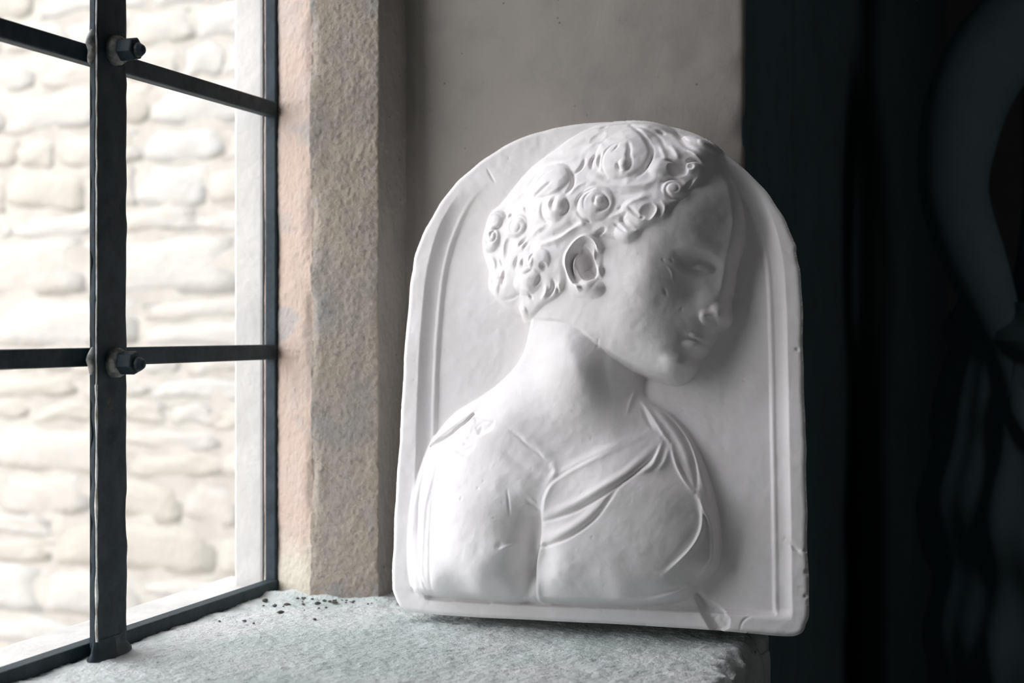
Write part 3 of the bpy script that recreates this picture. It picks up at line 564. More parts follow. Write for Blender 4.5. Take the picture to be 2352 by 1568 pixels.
D['marks_hair'] = [
    ('d', (36.5, 412.1), 26.9, 26.1, 0, 5, 0.5),
    ('d', (40.1, 399.1), 4.7, 4.7, 0, 3.5, 0.6),
    ('s', [(36.0, 444.5), (52.0, 431.2), (60.0, 419.3), (64.0, 410.1), (63.2, 402.4), (59.7, 392.8), (52.9, 386.3)], 1.5, -5),
    ('s', [(15.9, 412.3), (13.8, 405.0), (16.5, 397.0)], 1.5, -4.5),
    ('s', [(9.6, 413.1), (5.8, 406.0), (8.1, 398.3)], 1.3, -4),
    ('s', [(35.0, 400.5), (34.6, 397.0), (37.6, 393.3)], 1.2, -3.5),
    ('s', [(41.2, 421.0), (43.8, 413.2), (43.4, 407.8), (46.2, 402.2), (46.3, 395.2), (42.7, 391.6)], 1.6, -4),
    ('s', [(32.3, 421.1), (30.7, 416.0), (27.1, 412.7)], 1.0, -1.6),
    ('s', [(25.8, 387.4), (19.1, 396.7), (18.0, 410.6), (24.6, 420.2), (36.2, 422.5)], 1.1, -1.5),
    ('s', [(-0.9, 410.7), (-1.4, 402.7), (-4.8, 397.5), (-10.0, 394.4)], 1.5, -3.5),
    ('s', [(3.7, 393.8), (16.1, 387.4), (29.5, 378.8), (43.8, 380.2)], 3, 1.5),
    ('d', (6.9, 433.1), 8.7, 5.5, 0.6, -2),
    ('s', [(17.3, 417.9), (10.9, 426.3), (2.3, 425.1), (-4.8, 417.6)], 2.5, 1.5),
    ('d', (-34.4, 392.3), 22.9, 16.6, 0.15, 7, 0.6),
    ('s', [(-59.7, 390.9), (-52.0, 403.2), (-37.5, 406.8)], 1.2, -1.6),
    ('s', [(-51.0, 382.6), (-43.3, 396.4), (-28.6, 401.1)], 1.0, -1.4),
    ('s', [(-17.6, 402.6), (-11.1, 395.5), (-8.3, 387.4), (-9.8, 380.1), (-14.0, 375.4)], 1.5, -4.5),
    ('s', [(-30.4, 387.5), (-40.5, 382.2), (-48.1, 378.5)], 1.1, -3.5),
    ('s', [(-19.6, 379.6), (-28.8, 377.5), (-37.0, 372.9)], 2, 1.5),
    ('d', (-24.4, 363.5), 14.2, 14.2, 0, 4.5, 1),
    ('d', (-18.1, 365.6), 5.1, 5.9, 0, 3, 0.8),
    ('s', [(-13.1, 370.3), (-10.0, 363.6), (-12.3, 358.2), (-16.2, 355.0)], 1.3, -4.5),
    ('s', [(-22.9, 372.8), (-27.4, 370.1), (-27.8, 365.2), (-24.2, 360.6)], 1.8, -5),
    ('s', [(-38.4, 371.9), (-40.3, 362.5), (-35.1, 353.5), (-25.5, 350.7)], 1.4, -2.5),
    ('d', (16.0, 364.3), 17.4, 16.6, 0, 5, 0.5),
    ('s', [(6.8, 357.3), (5.5, 361.4), (5.4, 365.4), (6.5, 369.1), (8.6, 372.0), (11.5, 374.0), (14.7, 374.9), (18.0, 374.8), (21.0, 373.8), (23.5, 372.1), (25.3, 369.9), (26.4, 367.4), (26.6, 364.9), (26.1, 362.7), (25.0, 361.0), (23.5, 359.8), (21.8, 359.2), (20.1, 359.3), (18.6, 359.8), (17.4, 360.7)], 0.8, -1.2),
    ('d', (21.0, 364.8), 5.1, 5.1, 0, 3, 0.6),
    ('s', [(24.4, 369.8), (28.5, 364.3), (27.1, 359.7), (19.7, 356.2)], 1.5, -5),
    ('s', [(16.6, 369.5), (15.1, 366.0), (17.0, 362.7)], 0.9, -3),
    ('s', [(14.3, 377.4), (4.9, 375.1), (-0.6, 370.6), (-2.4, 365.8), (-0.9, 361.7)], 1.3, -4),
    ('s', [(5.0, 385.3), (-4.3, 381.3), (-9.8, 373.3)], 1.5, 1.2),
    ('s', [(7.8, 350.3), (11.7, 347.0)], 0.9, -2.5),
    ('s', [(37.2, 356.9), (40.8, 360.2)], 1.0, -2),
    ('s', [(48.3, 357.7), (52.2, 353.9), (56.5, 350.1), (61.4, 347.8)], 1.2, -4),
    ('s', [(45.7, 352.4), (40.5, 348.5), (42.6, 345.6), (47.4, 341.4), (52.8, 338.7), (56.9, 338.1)], 1.2, -4),
    ('s', [(33.9, 345.2), (39.4, 341.3), (46.2, 336.5)], 0.9, -3.5),
    ('s', [(69.3, 360.9), (73.7, 357.6), (74.4, 353.3), (71.9, 348.6), (67.8, 345.2)], 1.1, 2.5),
    ('d', (66.3, 352.7), 7.1, 7.9, -0.5, -3),
    ('s', [(62.2, 348.6), (59.8, 347.1)], 1.5, -3),
    ('d', (58.0, 352.7), 19.0, 12.6, -0.4, 3.5),
    ('d', (46.2, 336.1), 11.9, 10.3, -0.4, 3),
    ('s', [(76.7, 363.3), (80.9, 358.0), (80.5, 351.3), (76.2, 346.2)], 1.3, 1.8),
    ('s', [(25.9, 341.1), (20.9, 338.4), (16.8, 336.0)], 1.4, -5),
    ('s', [(43.7, 359.2), (53.2, 364.1), (64.9, 367.6)], 2.2, 2),
    ('s', [(29.1, 350.9), (37.4, 352.2), (43.9, 355.3)], 2, 1.5),
    ('d', (86.4, 374.7), 10.3, 9.5, -0.3, 3.5, 0.6),
    ('s', [(94.3, 370.0), (92.7, 368.2), (90.8, 367.1), (88.5, 366.5), (86.3, 366.7), (84.2, 367.5), (82.4, 368.9), (81.1, 370.6), (80.3, 372.5), (80.1, 374.5), (80.5, 376.3), (81.4, 377.9), (82.6, 379.0), (84.2, 379.7), (85.8, 379.9), (87.3, 379.6), (88.7, 378.9), (89.8, 377.8), (90.5, 376.6), (90.9, 375.3), (90.8, 374.0), (90.4, 372.9), (89.7, 372.1), (88.9, 371.5), (87.9, 371.3), (87.0, 371.3), (86.2, 371.6), (85.5, 372.1), (85.0, 372.8)], 0.8, -2),
    ('s', [(75.2, 380.3), (81.0, 385.1), (89.4, 384.2), (94.3, 378.6)], 1.5, -4),
    ('s', [(79.4, 371.5), (84.0, 365.4), (93.3, 367.1), (97.8, 371.6)], 1.6, -4),
    ('d', (74.4, 394.4), 12.6, 10.3, -0.3, 5),
    ('d', (88.5, 394.4), 8.7, 7.9, 0, -6),
    ('s', [(76.6, 401.8), (82.3, 401.5), (85.2, 398.1)], 1.3, -4),
    ('d', (101.4, 395.3), 7.9, 7.9, 0, 6, 0.6),
    ('d', (98.3, 396.5), 3.2, 2.8, 0, -5),
    ('s', [(94.5, 399.9), (98.2, 403.1), (102.0, 403.9), (106.1, 401.1), (108.3, 397.4)], 1.4, -5),
    ('s', [(93.9, 414.1), (102.4, 408.5), (109.5, 398.5)], 2.2, 5),
    ('d', (102.7, 425.5), 20.5, 8.7, -0.42, 8),
    ('d', (111.6, 420.6), 9.5, 7.1, -0.3, 4),
    ('s', [(73.8, 442.9), (86.9, 424.6), (95.1, 415.7), (101.5, 411.8)], 1.9, -6),
    ('s', [(28.0, 453.4), (56.8, 448.4), (70.6, 438.6), (79.4, 429.6)], 4, 4),
    ('s', [(62.7, 436.9), (69.4, 432.4)], 1.5, -4),
    ('s', [(37.5, 443.8), (56.3, 437.0), (67.8, 427.4), (74.9, 413.8)], 1.6, -2.5),
    ('s', [(6.2, 444.8), (12.5, 446.8)], 1.2, -2.5),
    ('s', [(77.6, 418.9), (85.4, 410.3), (88.4, 403.3)], 2.2, 2.5),
    ('s', [(68.0, 419.0), (74.7, 410.4), (76.6, 402.3)], 2, 2),
    ('s', [(109.2, 394.5), (105.4, 386.3), (99.8, 380.4)], 2, 2.5),
    ('s', [(102.6, 386.0), (97.2, 378.4), (94.9, 372.2)], 1.5, -2.5),
    ('d', (-96.4, 342.9), 11.1, 11.9, 0, 6, 0.6),
    ('s', [(-88.9, 335.6), (-91.6, 334.7), (-94.5, 334.6), (-97.3, 335.3), (-99.8, 336.6), (-101.8, 338.5), (-103.1, 340.8), (-103.8, 343.2), (-103.7, 345.6), (-103.0, 347.7), (-101.6, 349.5), (-99.8, 350.7), (-97.7, 351.4), (-95.6, 351.4), (-93.5, 350.8), (-91.7, 349.8), (-90.2, 348.4), (-89.3, 346.7), (-88.9, 344.9), (-89.0, 343.2), (-89.6, 341.7), (-90.6, 340.5), (-91.9, 339.7), (-93.3, 339.4), (-94.8, 339.4), (-96.2, 339.8), (-97.3, 340.6), (-98.2, 341.6), (-98.7, 342.7), (-98.9, 343.8), (-98.7, 344.8), (-98.3, 345.6), (-97.6, 346.2), (-96.8, 346.6)], 0.8, -1.8),
    ('s', [(-91.0, 350.3), (-94.8, 348.6), (-94.0, 344.3)], 1.1, -3),
    ('s', [(-101.2, 346.3), (-99.7, 339.9), (-92.9, 335.8)], 1.2, -1.8),
    ('d', (-93.8, 361.4), 10.3, 9.5, 0, 5, 0.6),
    ('s', [(-95.9, 352.7), (-93.1, 352.1), (-90.5, 352.3), (-88.1, 353.2), (-86.3, 354.7), (-85.0, 356.7), (-84.5, 358.9), (-84.6, 361.1), (-85.4, 363.2), (-86.7, 365.0), (-88.5, 366.3), (-90.4, 367.1), (-92.4, 367.4), (-94.2, 367.0), (-95.8, 366.2), (-97.0, 365.0), (-97.6, 363.6), (-97.8, 362.1), (-97.5, 360.6), (-96.8, 359.3), (-95.8, 358.2), (-94.7, 357.5), (-93.4, 357.2), (-92.2, 357.2), (-91.2, 357.6), (-90.4, 358.2), (-89.9, 359.0), (-89.7, 359.8), (-89.8, 360.6)], 0.8, -1.5),
    ('s', [(-86.4, 369.9), (-81.7, 366.1), (-81.5, 361.6)], 1.2, -3),
    ('s', [(-74.5, 365.9), (-78.1, 362.9)], 1.2, -3),
    ('d', (-67.4, 352.6), 12.6, 11.1, 0, 5, 0.6),
    ('s', [(-56.3, 345.1), (-55.4, 347.9), (-55.3, 350.9), (-56.2, 353.8), (-57.8, 356.3), (-60.0, 358.3), (-62.5, 359.5), (-65.2, 360.0), (-67.8, 359.8), (-70.0, 358.9), (-71.8, 357.3), (-72.9, 355.4), (-73.4, 353.3), (-73.2, 351.2), (-72.4, 349.2), (-71.1, 347.6), (-69.4, 346.4), (-67.6, 345.7), (-65.8, 345.6), (-64.2, 346.0), (-62.9, 346.8), (-61.9, 347.9), (-61.4, 349.1), (-61.3, 350.5), (-61.7, 351.7), (-62.3, 352.8), (-63.2, 353.6), (-64.2, 354.0), (-65.1, 354.2)], 0.9, -1.5),
    ('s', [(-54.8, 338.7), (-59.6, 336.5), (-62.3, 332.7)], 1.2, -4),
    ('s', [(-51.5, 335.4), (-56.3, 332.4), (-57.0, 328.8)], 1.2, -3),
    ('s', [(-62.1, 322.9), (-66.3, 317.7), (-64.0, 311.0)], 1.5, -5),
    ('s', [(-55.4, 318.9), (-57.3, 316.3), (-55.7, 312.9)], 1.1, -3.5),
    ('s', [(-44.2, 326.5), (-47.8, 320.5), (-47.6, 315.7)], 1.2, -4),
    ('d', (-55.3, 315.7), 11.1, 10.3, 0, 4, 0.6),
    ('d', (-39.1, 317.3), 11.9, 11.1, 0, 5, 0.6),
    ('d', (-34.0, 311.0), 3.6, 3.2, 0, -4),
    ('d', (-51.6, 299.1), 15.0, 12.6, 0, 5.5, 1),
    ('s', [(-62.9, 306.9), (-60.0, 296.8), (-50.7, 290.9)], 1.0, -1.5),
    ('s', [(-38.1, 303.9), (-38.5, 298.9), (-42.6, 294.1)], 1.3, -3.5),
    ('s', [(-77.8, 311.4), (-80.6, 304.8), (-78.6, 297.9)], 1.6, -4.5),
    ('s', [(-90.8, 309.5), (-93.4, 301.5), (-92.3, 293.9)], 1.5, -4),
    ('d', (-75.5, 293.4), 15.0, 12.6, -0.3, 4, 1),
    ('s', [(-85.8, 286.6), (-72.4, 285.1), (-60.6, 288.9)], 1.0, -1.8),
    ('d', (-88.6, 299.8), 6.3, 11.1, 0, 3),
    ('s', [(-24.8, 298.7), (-23.7, 291.2), (-29.5, 283.9)], 1.3, -4.5),
    ('s', [(-19.7, 291.0), (-20.0, 286.3)], 1, -3),
    ('s', [(-32.0, 294.6), (-30.5, 287.8), (-36.0, 282.0)], 1.6, 2.5),
    ('s', [(-18.5, 295.6), (-17.0, 289.6)], 1.6, 2),
    ('s', [(-50.2, 288.2), (-46.5, 283.2)], 1.1, -3),
    ('d', (-59.9, 272.3), 6.3, 7.1, -0.4, 4),
    ('s', [(-67.6, 281.1), (-65.0, 274.8), (-55.6, 269.5)], 1, -1.5),
    ('s', [(8.3, 347.1), (-5.0, 342.4), (-16.0, 334.5), (-27.9, 332.3), (-41.9, 330.2)], 2.4, 3),
    ('s', [(-3.4, 347.8), (-12.7, 341.7), (-25.9, 338.9)], 3, -3),
    ('s', [(-60.5, 370.0), (-57.1, 365.1)], 1, -2.5),
    ('s', [(-96.2, 328.1), (-89.8, 320.4), (-90.6, 313.6)], 2, 2.5),
    ('s', [(-84.5, 323.4), (-79.8, 316.1)], 1.3, -2),
    ('s', [(-76.6, 343.4), (-81.0, 335.6), (-79.3, 325.1)], 2.2, 2),
    ('s', [(-71.8, 384.3), (-58.6, 386.1), (-46.3, 376.8)], 2.5, 2),
    ('s', [(-57.3, 412.1), (-41.6, 414.9), (-21.5, 410.5), (-6.2, 413.9)], 4, 2.5),
    ('s', [(-50.3, 422.3), (-25.5, 425.0), (-4.4, 433.8)], 4, 2),
    ('s', [(-33.3, 347.6), (-42.8, 344.8), (-49.8, 339.7)], 2.5, 2),
    ('s', [(-4.5, 356.8), (2.0, 350.6), (6.3, 344.5)], 2.5, 2),
    ('s', [(27.1, 383.1), (44.1, 376.9), (63.9, 378.7), (71.0, 384.1)], 3, 2),
    ('s', [(32.1, 372.5), (48.8, 370.0), (68.2, 374.0)], 2.5, -1.5),
]
D['marks_face'] = [
    ('d', (4.8, 309.9), 18.2, 28.4, -0.15, 4),
    ('s', [(19.9, 323.9), (16.0, 331.1), (10.5, 334.8), (4.7, 334.6), (-1.5, 331.1), (-7.3, 325.1), (-11.0, 318.8), (-11.8, 312.2), (-9.9, 305.6), (-6.8, 298.8), (-3.6, 293.6), (2.2, 289.0)], 2.1, 8, 0),
    ('s', [(6.8, 331.1), (1.1, 326.7), (-4.3, 320.0), (-7.1, 314.3), (-7.0, 307.8), (-4.7, 300.6), (-1.0, 294.6)], 1.5, -6),
    ('s', [(6.5, 327.3), (0.8, 320.6), (-3.3, 313.4), (-4.4, 305.7), (-2.1, 300.1)], 1.4, 2.5),
    ('d', (7.2, 311.4), 8.3, 16.6, 0.3, -16, 0.55),
    ('s', [(11.8, 329.3), (15.7, 324.1), (15.5, 317.2), (13.6, 311.8)], 1.2, 2.2),
    ('s', [(14.0, 311.0), (8.1, 309.8), (2.8, 305.4)], 1.3, 2.5),
    ('s', [(19.2, 309.1), (21.2, 304.3), (21.9, 298.8)], 1.9, 4.5),
    ('s', [(24.9, 307.2), (25.2, 300.9)], 1.0, -2),
    ('d', (14.4, 303.2), 4.7, 6.3, 0, -3),
    ('d', (12.9, 289.6), 14.2, 8.7, -0.15, 8, 0.9),
    ('d', (106.0, 312.9), 23.7, 13.4, -0.2, -6, 2),
    ('d', (108.7, 310.3), 11.1, 6.3, -0.1, 5, 1.6),
    ('s', [(100.6, 310.7), (105.3, 314.3), (112.1, 314.0)], 1.0, -2),
    ('s', [(101.3, 307.8), (106.7, 306.6), (112.8, 308.8)], 1.0, -2),
    ('s', [(89.7, 317.7), (98.5, 323.9), (110.5, 327.0), (123.9, 323.3)], 6, 2.5),
    ('s', [(126.6, 305.3), (125.4, 293.8), (124.3, 278.8), (124.5, 269.7)], 6, 2),
    ('d', (123.5, 270.4), 10.3, 11.1, 0, 6, 2),
    ('d', (112.7, 266.9), 8.7, 7.9, 0, 5, 2),
    ('s', [(108.5, 270.6), (106.6, 264.8), (109.1, 260.7)], 1.5, -2.5),
    ('d', (118.0, 264.1), 4.3, 3.6, -0.4, -8, 1.5),
    ('s', [(99.6, 250.1), (106.7, 248.5), (112.3, 247.0)], 2.0, 3),
    ('s', [(98.9, 247.9), (105.4, 245.4), (110.2, 245.4)], 1.2, -4),
    ('d', (104.9, 239.8), 12.6, 7.1, -0.3, 4.5, 1.8),
    ('s', [(92.5, 232.8), (99.4, 231.0), (102.7, 233.7)], 4.5, -2.2),
    ('d', (92.1, 221.0), 20.5, 16.6, -0.2, 4, 2),
    ('d', (89.2, 234.6), 13.4, 10.3, 0, -1.2, 2),
    ('s', [(114.9, 258.5), (112.0, 252.4)], 1.6, -1.5),
    ('s', [(84.2, 314.6), (85.5, 311.8), (84.9, 315.4)], 0.6, -1.2),
    ('s', [(77.6, 314.0), (79.1, 311.1)], 0.6, -1),
    ('s', [(81.9, 307.7), (86.3, 302.5), (85.8, 296.7)], 0.8, 1),
    ('s', [(79.6, 288.4), (81.7, 281.9)], 0.9, -1.2),
    ('s', [(93.9, 273.1), (92.7, 270.3)], 0.7, -1),
    ('d', (76.7, 276.9), 6.3, 11.9, -0.2, -0.5, 2),
    ('d', (56.4, 255.9), 7.1, 5.5, -0.2, -0.5, 2),
    ('s', [(19.6, 245.9), (16.3, 237.6)], 0.7, -1.2),
]
D['marks_body'] = [
    ('s', [(-24.6, 90.7), (-18.0, 121.4), (-3.9, 128.9), (14.9, 140.2), (33.5, 148.9), (53.7, 162.3)], 4.0, 1.6),
    ('s', [(-22.1, 83.3), (0.2, 90.1), (19.4, 99.9), (45.4, 117.0), (61.5, 132.8), (71.9, 146.8), (75.5, 161.6)], 1.6, -3.2),
    ('s', [(-22.1, 88.2), (-0.4, 96.1), (18.9, 106.6), (44.8, 123.4), (60.5, 139.8), (69.3, 153.3)], 3.5, 2),
    ('s', [(-26.0, 61.2), (-10.0, 64.6), (9.8, 74.0), (28.0, 89.4), (38.7, 105.5), (46.8, 118.2)], 1.5, -3.4),
    ('s', [(-24.8, 67.5), (-2.2, 73.5), (16.5, 85.6), (33.1, 103.4)], 4, 2),
    ('s', [(-26.9, 61.9), (-34.3, 44.7), (-29.2, 28.0), (-32.0, 10.9)], 2.2, -3.5, 0),
    ('s', [(-34.2, 85.8), (-37.8, 52.0), (-38.2, 33.1), (-44.9, 7.8)], 8, -9, 0),
    ('s', [(-22.0, 63.9), (-28.7, 46.5), (-26.1, 30.1), (-27.5, 10.4)], 4, 3.5, 0),
    ('s', [(-31.8, 100.9), (-27.7, 78.6), (-29.7, 59.9)], 4, -5),
    ('s', [(-20.0, 56.5), (-12.9, 41.9), (-1.6, 27.7)], 4, -1.5),
    ('s', [(51.8, 197.0), (65.8, 179.9), (79.0, 161.9), (84.0, 155.5)], 1.8, 2.5),
    ('s', [(84.0, 155.5), (87.3, 144.0), (94.8, 129.8), (105.7, 116.0)], 1.5, 3),
    ('s', [(90.4, 141.1), (98.7, 127.0), (105.3, 119.1)], 1.2, -2.5),
    ('s', [(70.3, 188.8), (88.4, 170.6), (99.3, 153.5), (105.5, 134.4), (108.7, 115.5)], 1.3, -3.5),
    ('s', [(63.9, 189.4), (83.4, 170.1), (94.2, 153.1), (101.4, 134.1), (106.0, 122.9)], 3, 1.5),
    ('s', [(74.5, 188.4), (93.3, 169.3), (105.7, 146.3), (111.2, 127.2), (119.1, 109.0)], 2.2, 2.5),
    ('s', [(109.1, 115.5), (115.6, 101.7), (121.9, 90.4), (124.9, 75.9), (124.6, 58.2), (119.8, 49.8), (109.5, 40.5)], 2.6, 6),
    ('s', [(111.1, 108.1), (117.4, 95.5), (121.4, 81.0), (121.1, 60.8)], 1.3, -2.5),
    ('s', [(113.0, 108.3), (116.5, 91.6), (114.9, 79.3), (105.5, 63.3), (85.7, 43.9)], 2.0, 4),
    ('s', [(111.3, 80.1), (103.2, 66.8), (87.6, 51.3)], 3, -2),
    ('s', [(109.1, 38.3), (97.9, 30.2), (77.9, 22.4), (54.8, 18.0)], 2.4, 4),
    ('s', [(106.0, 34.4), (93.3, 32.8), (75.5, 26.6)], 1.6, -2),
    ('s', [(75.2, 163.6), (74.3, 147.8), (71.6, 135.9), (62.0, 129.4)], 2.5, 2.5),
    ('s', [(82.0, 154.2), (80.7, 140.4), (75.5, 132.3)], 2, 1.5),
    ('s', [(55.2, 188.7), (60.7, 176.8), (67.3, 169.1)], 1.4, -2.5),
    ('s', [(-60.3, 162.9), (-50.6, 157.6), (-42.4, 150.0), (-32.3, 144.9), (-24.4, 137.4)], 1.0, -1.8),
    ('s', [(-55.5, 164.2), (-36.0, 152.6), (-20.0, 139.9)], 4, 1.2),
    ('s', [(-64.8, 142.1), (-43.0, 131.1), (-26.7, 124.0)], 4, -1.6),
    ('s', [(-19.5, 135.2), (-12.6, 128.5), (-18.0, 121.4)], 3, 1.5),
    ('s', [(-146.5, 149.0), (-124.6, 158.4), (-117.2, 165.7), (-109.6, 169.8), (-102.2, 179.0)], 1.0, -4, 0),
    ('s', [(-153.6, 146.9), (-133.4, 160.7), (-113.7, 174.2), (-101.8, 183.3)], 2.2, 2),
    ('p', [(-139.0, 151.3), (-124.5, 158.0), (-109.4, 168.9), (-101.4, 176.8), (-88.5, 173.5), (-75.7, 171.7), (-76.8, 163.9), (-85.9, 158.6), (-92.7, 155.4), (-93.0, 146.5), (-101.7, 137.7), (-111.2, 141.7), (-126.8, 146.4)], -1.3),
    ('p', [(-101.3, 176.4), (-88.5, 173.5), (-76.5, 171.3), (-80.5, 163.9), (-91.3, 157.8), (-97.0, 166.1)], -1.0),
    ('s', [(-116.5, 192.2), (-124.1, 182.2), (-141.2, 170.0)], 1.5, 1.5),
    ('s', [(-145.7, 144.4), (-149.4, 126.0), (-152.8, 97.8), (-149.0, 58.1), (-142.0, 23.3)], 2.2, -2),
    ('s', [(-136.3, 140.1), (-137.5, 117.8), (-144.9, 85.9), (-139.0, 46.6), (-138.3, 15.7)], 2.6, 2),
    ('s', [(-134.4, 105.8), (-134.3, 70.3), (-127.3, 39.3), (-129.2, 15.5)], 2.0, -1.8),
    ('s', [(-158.5, 105.8), (-157.3, 69.8), (-151.9, 38.3), (-146.5, 19.1)], 2, 1.2),
    ('s', [(-147.2, 58.1), (-142.9, 38.7), (-135.7, 19.7)], 1.4, -2),
    ('s', [(-55.1, 109.6), (-52.8, 99.8), (-51.3, 86.3)], 0.6, -1.6),
    ('s', [(-37.1, 100.6), (-30.6, 95.7), (-24.6, 89.2)], 1.1, -2.8),
    ('s', [(-34.9, 103.7), (-27.9, 97.3)], 2, 1.5),
    ('s', [(-58.0, 57.1), (-50.6, 59.8), (-43.1, 65.0)], 1.5, 1.8),
    ('s', [(-56.0, 64.0), (-58.8, 57.1)], 3, -1.2),
    ('d', (-54.3, 113.1), 14.2, 11.9, -0.3, -1.2, 2),
    ('s', [(24.1, 240.8), (21.3, 218.5), (28.5, 200.1)], 5, -1.5),
    ('s', [(49.1, 208.7), (44.9, 194.0), (43.9, 181.7)], 1.3, 1),
    ('s', [(-6.7, 248.7), (4.0, 217.0), (19.3, 183.6)], 9, 2),
    ('d', (-99.0, 100.4), 2.0, 2.0, 0, -0.8),
    ('d', (-83.0, 110.1), 1.6, 1.6, 0, -0.6),
    ('d', (-58.0, 98.3), 1.2, 1.2, 0, -0.6),
]
D['marks_slab'] = [
    ('p', [(105.6, 31.4), (113.7, 26.8), (124.1, 22.3), (133.1, 16.4), (138.8, 10.3), (137.5, 3.0), (130.7, -0.1), (123.6, 0.1), (116.3, 12.4), (109.3, 21.7)], -4.4),
    ('s', [(106.0, 30.7), (110.5, 20.0), (117.1, 11.3), (123.9, 0.5)], 0.9, -3.5, 0),
    ('s', [(108.7, 28.7), (116.1, 18.2), (123.2, 9.9), (128.4, 0.9)], 3.2, -3, 0),
    ('s', [(186.5, 77.9), (190.2, 73.4), (196.1, 69.3)], 1.6, -3),
    ('s', [(201.1, 71.8), (199.7, 70.2)], 1.4, -2),
    ('s', [(-108.0, 414.8), (-104.0, 407.8), (-99.1, 400.8)], 0.7, -1.8),
    ('s', [(147.3, 2.1), (149.3, 10.2), (157.2, 14.7)], 0.6, -1.4),
    ('s', [(188.0, 243.2), (190.3, 240.2)], 1.2, -1.6),
    ('s', [(181.7, 81.7), (182.5, 78.1)], 0.7, -1.2),
    ('s', [(202.3, 54.5), (200.9, 52.3)], 1.5, -2.5),
    ('s', [(202.0, 34.8), (200.6, 32.2)], 1.4, -2),
    ('s', [(-180.4, 85.0), (-178.9, 83.4)], 1.2, -1.5),
]

def build_plaque():
    TILT, THICK, STEP = math.radians(10), 50.0, RELIEF_STEP
    root = empty('relief_plaque', (.36, 1.192 + .05, 0))
    tag(root, 'arched white plaster plaque carved with a curly-haired youth, leaning on the sill', 'plaque')
    D['_body'] = tps_fit(D['body_pts']); D['_head'] = tps_fit(D['head_pts'])
    oc = chaikin(D['outline'], True, 2)
    rr = np.random.RandomState(3)
    D['outline'] = [(u + .7 * (math.sin(i * .9) * math.sin(i * .37) + .5 * rr.randn() * (rr.rand() < .12)), w) for i, (u, w) in enumerate(oc)]
    O2 = np.array(D['outline']); lo = O2.min(0) - 2; hi = O2.max(0) + 2
    gu = np.arange(lo[0], hi[0], STEP); gw = np.arange(lo[1], hi[1], STEP)
    U, W = np.meshgrid(gu, gw)
    for k, n in (('field', 2), ('body', 2), ('head', 1), ('hair', 1), ('robe', 2)): D[k] = chaikin(D[k], True, n)
    Z, do, di, db, dh = base_height(U, W, D)
    dhair = sdf(U, W, D['hair']); drobe = sdf(U, W, D['robe'])
    Z0 = Z.copy()
    on_fig = np.maximum(sstep(db, -.5, 1.5), sstep(dh, -.5, 1.5))
    # robe lies over the skin, hair stands proud of it
    Z += 2.6 * (1 - .85 * sstep(U, 10, 38) * sstep(W, 112, 132)) * sstep(drobe, -1.0, 3.2) * (db > 0) * (dh < 0)
    Z += 4.2 * rounded(np.clip(dhair, 0, None), 6.0) * (dhair > 0)
    # soft waves in the hair mass
    hm = sstep(dhair, 0, 8)
    Z += hm * (1.2 * vnoise(U + .4 * W, W - .3 * U, 9, 5) + .5 * vnoise(U, W, 4.5, 6))
    def marks(L, mask):
        A = np.zeros_like(Z)
        for m in L:
            if m[0] == 's': stroke(A, U, W, *m[1:])
            elif m[0] == 'd': dome(A, U, W, *m[1:])
            else:
                sl = local(U, W, m[1], 6); d = sdf(U[sl], W[sl], m[1])
                A[sl] += m[2] * sstep(d, -.4, 1.8) * (1 + .5 * vnoise(U[sl], W[sl], 3.0, 8))
        return A * mask
    Z += marks(D['marks_hair'], sstep(dhair, -3, 1)) + marks(D['marks_face'], sstep(np.maximum(dh, db), -.5, 1.0)) + marks(D['marks_body'], sstep(np.maximum(db, -99), -1.5, 1.0))
    Z += marks(D['marks_slab'], 1.0)
    # hand-worked unevenness, pits and nicks of an old cast
    Z += .9 * vnoise(U, W, 28, 11) + .5 * vnoise(U, W, 11, 12) + .3 * vnoise(U, W, 5.5, 14) + .16 * vnoise(U, W, 2.2, 13)
    for _ in range(150):
        c = (rr.uniform(lo[0], hi[0]), rr.uniform(lo[1], hi[1])); r = rr.uniform(.5, 1.3)
        dome(Z, U, W, c, r, r * rr.uniform(.6, 1), rr.uniform(0, 3), -rr.uniform(.2, .7))
    Z = blur(Z, max(1, int(round(2 * (.6 / STEP) ** 2))))
    # ---- mesh
    ins = do > 0
    nw, nu = U.shape
    cell = ins[:-1, :-1] & ins[1:, :-1] & ins[:-1, 1:] & ins[1:, 1:]
    idx = np.arange(nw * nu).reshape(nw, nu)
    Qd = np.stack([idx[:-1, :-1], idx[:-1, 1:], idx[1:, 1:], idx[1:, :-1]], -1)[cell]
    x, y, zc = U.ravel().copy(), W.ravel().copy(), Z.ravel().copy()
    E = np.concatenate([Qd[:, [0, 1]], Qd[:, [1, 2]], Qd[:, [2, 3]], Qd[:, [3, 0]]])
    key = np.minimum(E[:, 0], E[:, 1]).astype(np.int64) * (nw * nu) + np.maximum(E[:, 0], E[:, 1])
    uq, first, cnt = np.unique(key, return_index=True, return_counts=True)
    BE = E[first[cnt == 1]]
    bv = np.unique(BE)
    poly = np.array(D['outline']); A = poly; Bp = np.roll(poly, -1, 0)
    for v in bv:                                        # pull the ragged border onto the outline
        p = np.array([x[v], y[v]]); d = Bp - A
        t = np.clip(((p - A) * d).sum(1) / ((d * d).sum(1) + 1e-9), 0, 1); q = A + t[:, None] * d
        k = ((q - p) ** 2).sum(1).argmin(); x[v], y[v] = q[k]
    loc = np.stack([x, y, zc], 1)
    # smooth normals of the whole face, shared by the parts so that no seam shows
    p = loc
    fn = np.cross(p[Qd[:, 2]] - p[Qd[:, 0]], p[Qd[:, 3]] - p[Qd[:, 1]])
    VN = np.zeros_like(p)
    for k in range(4):
        for a in range(3): VN[:, a] += np.bincount(Qd[:, k], fn[:, a], minlength=len(p))
    VN /= np.linalg.norm(VN, axis=1)[:, None] + 1e-12
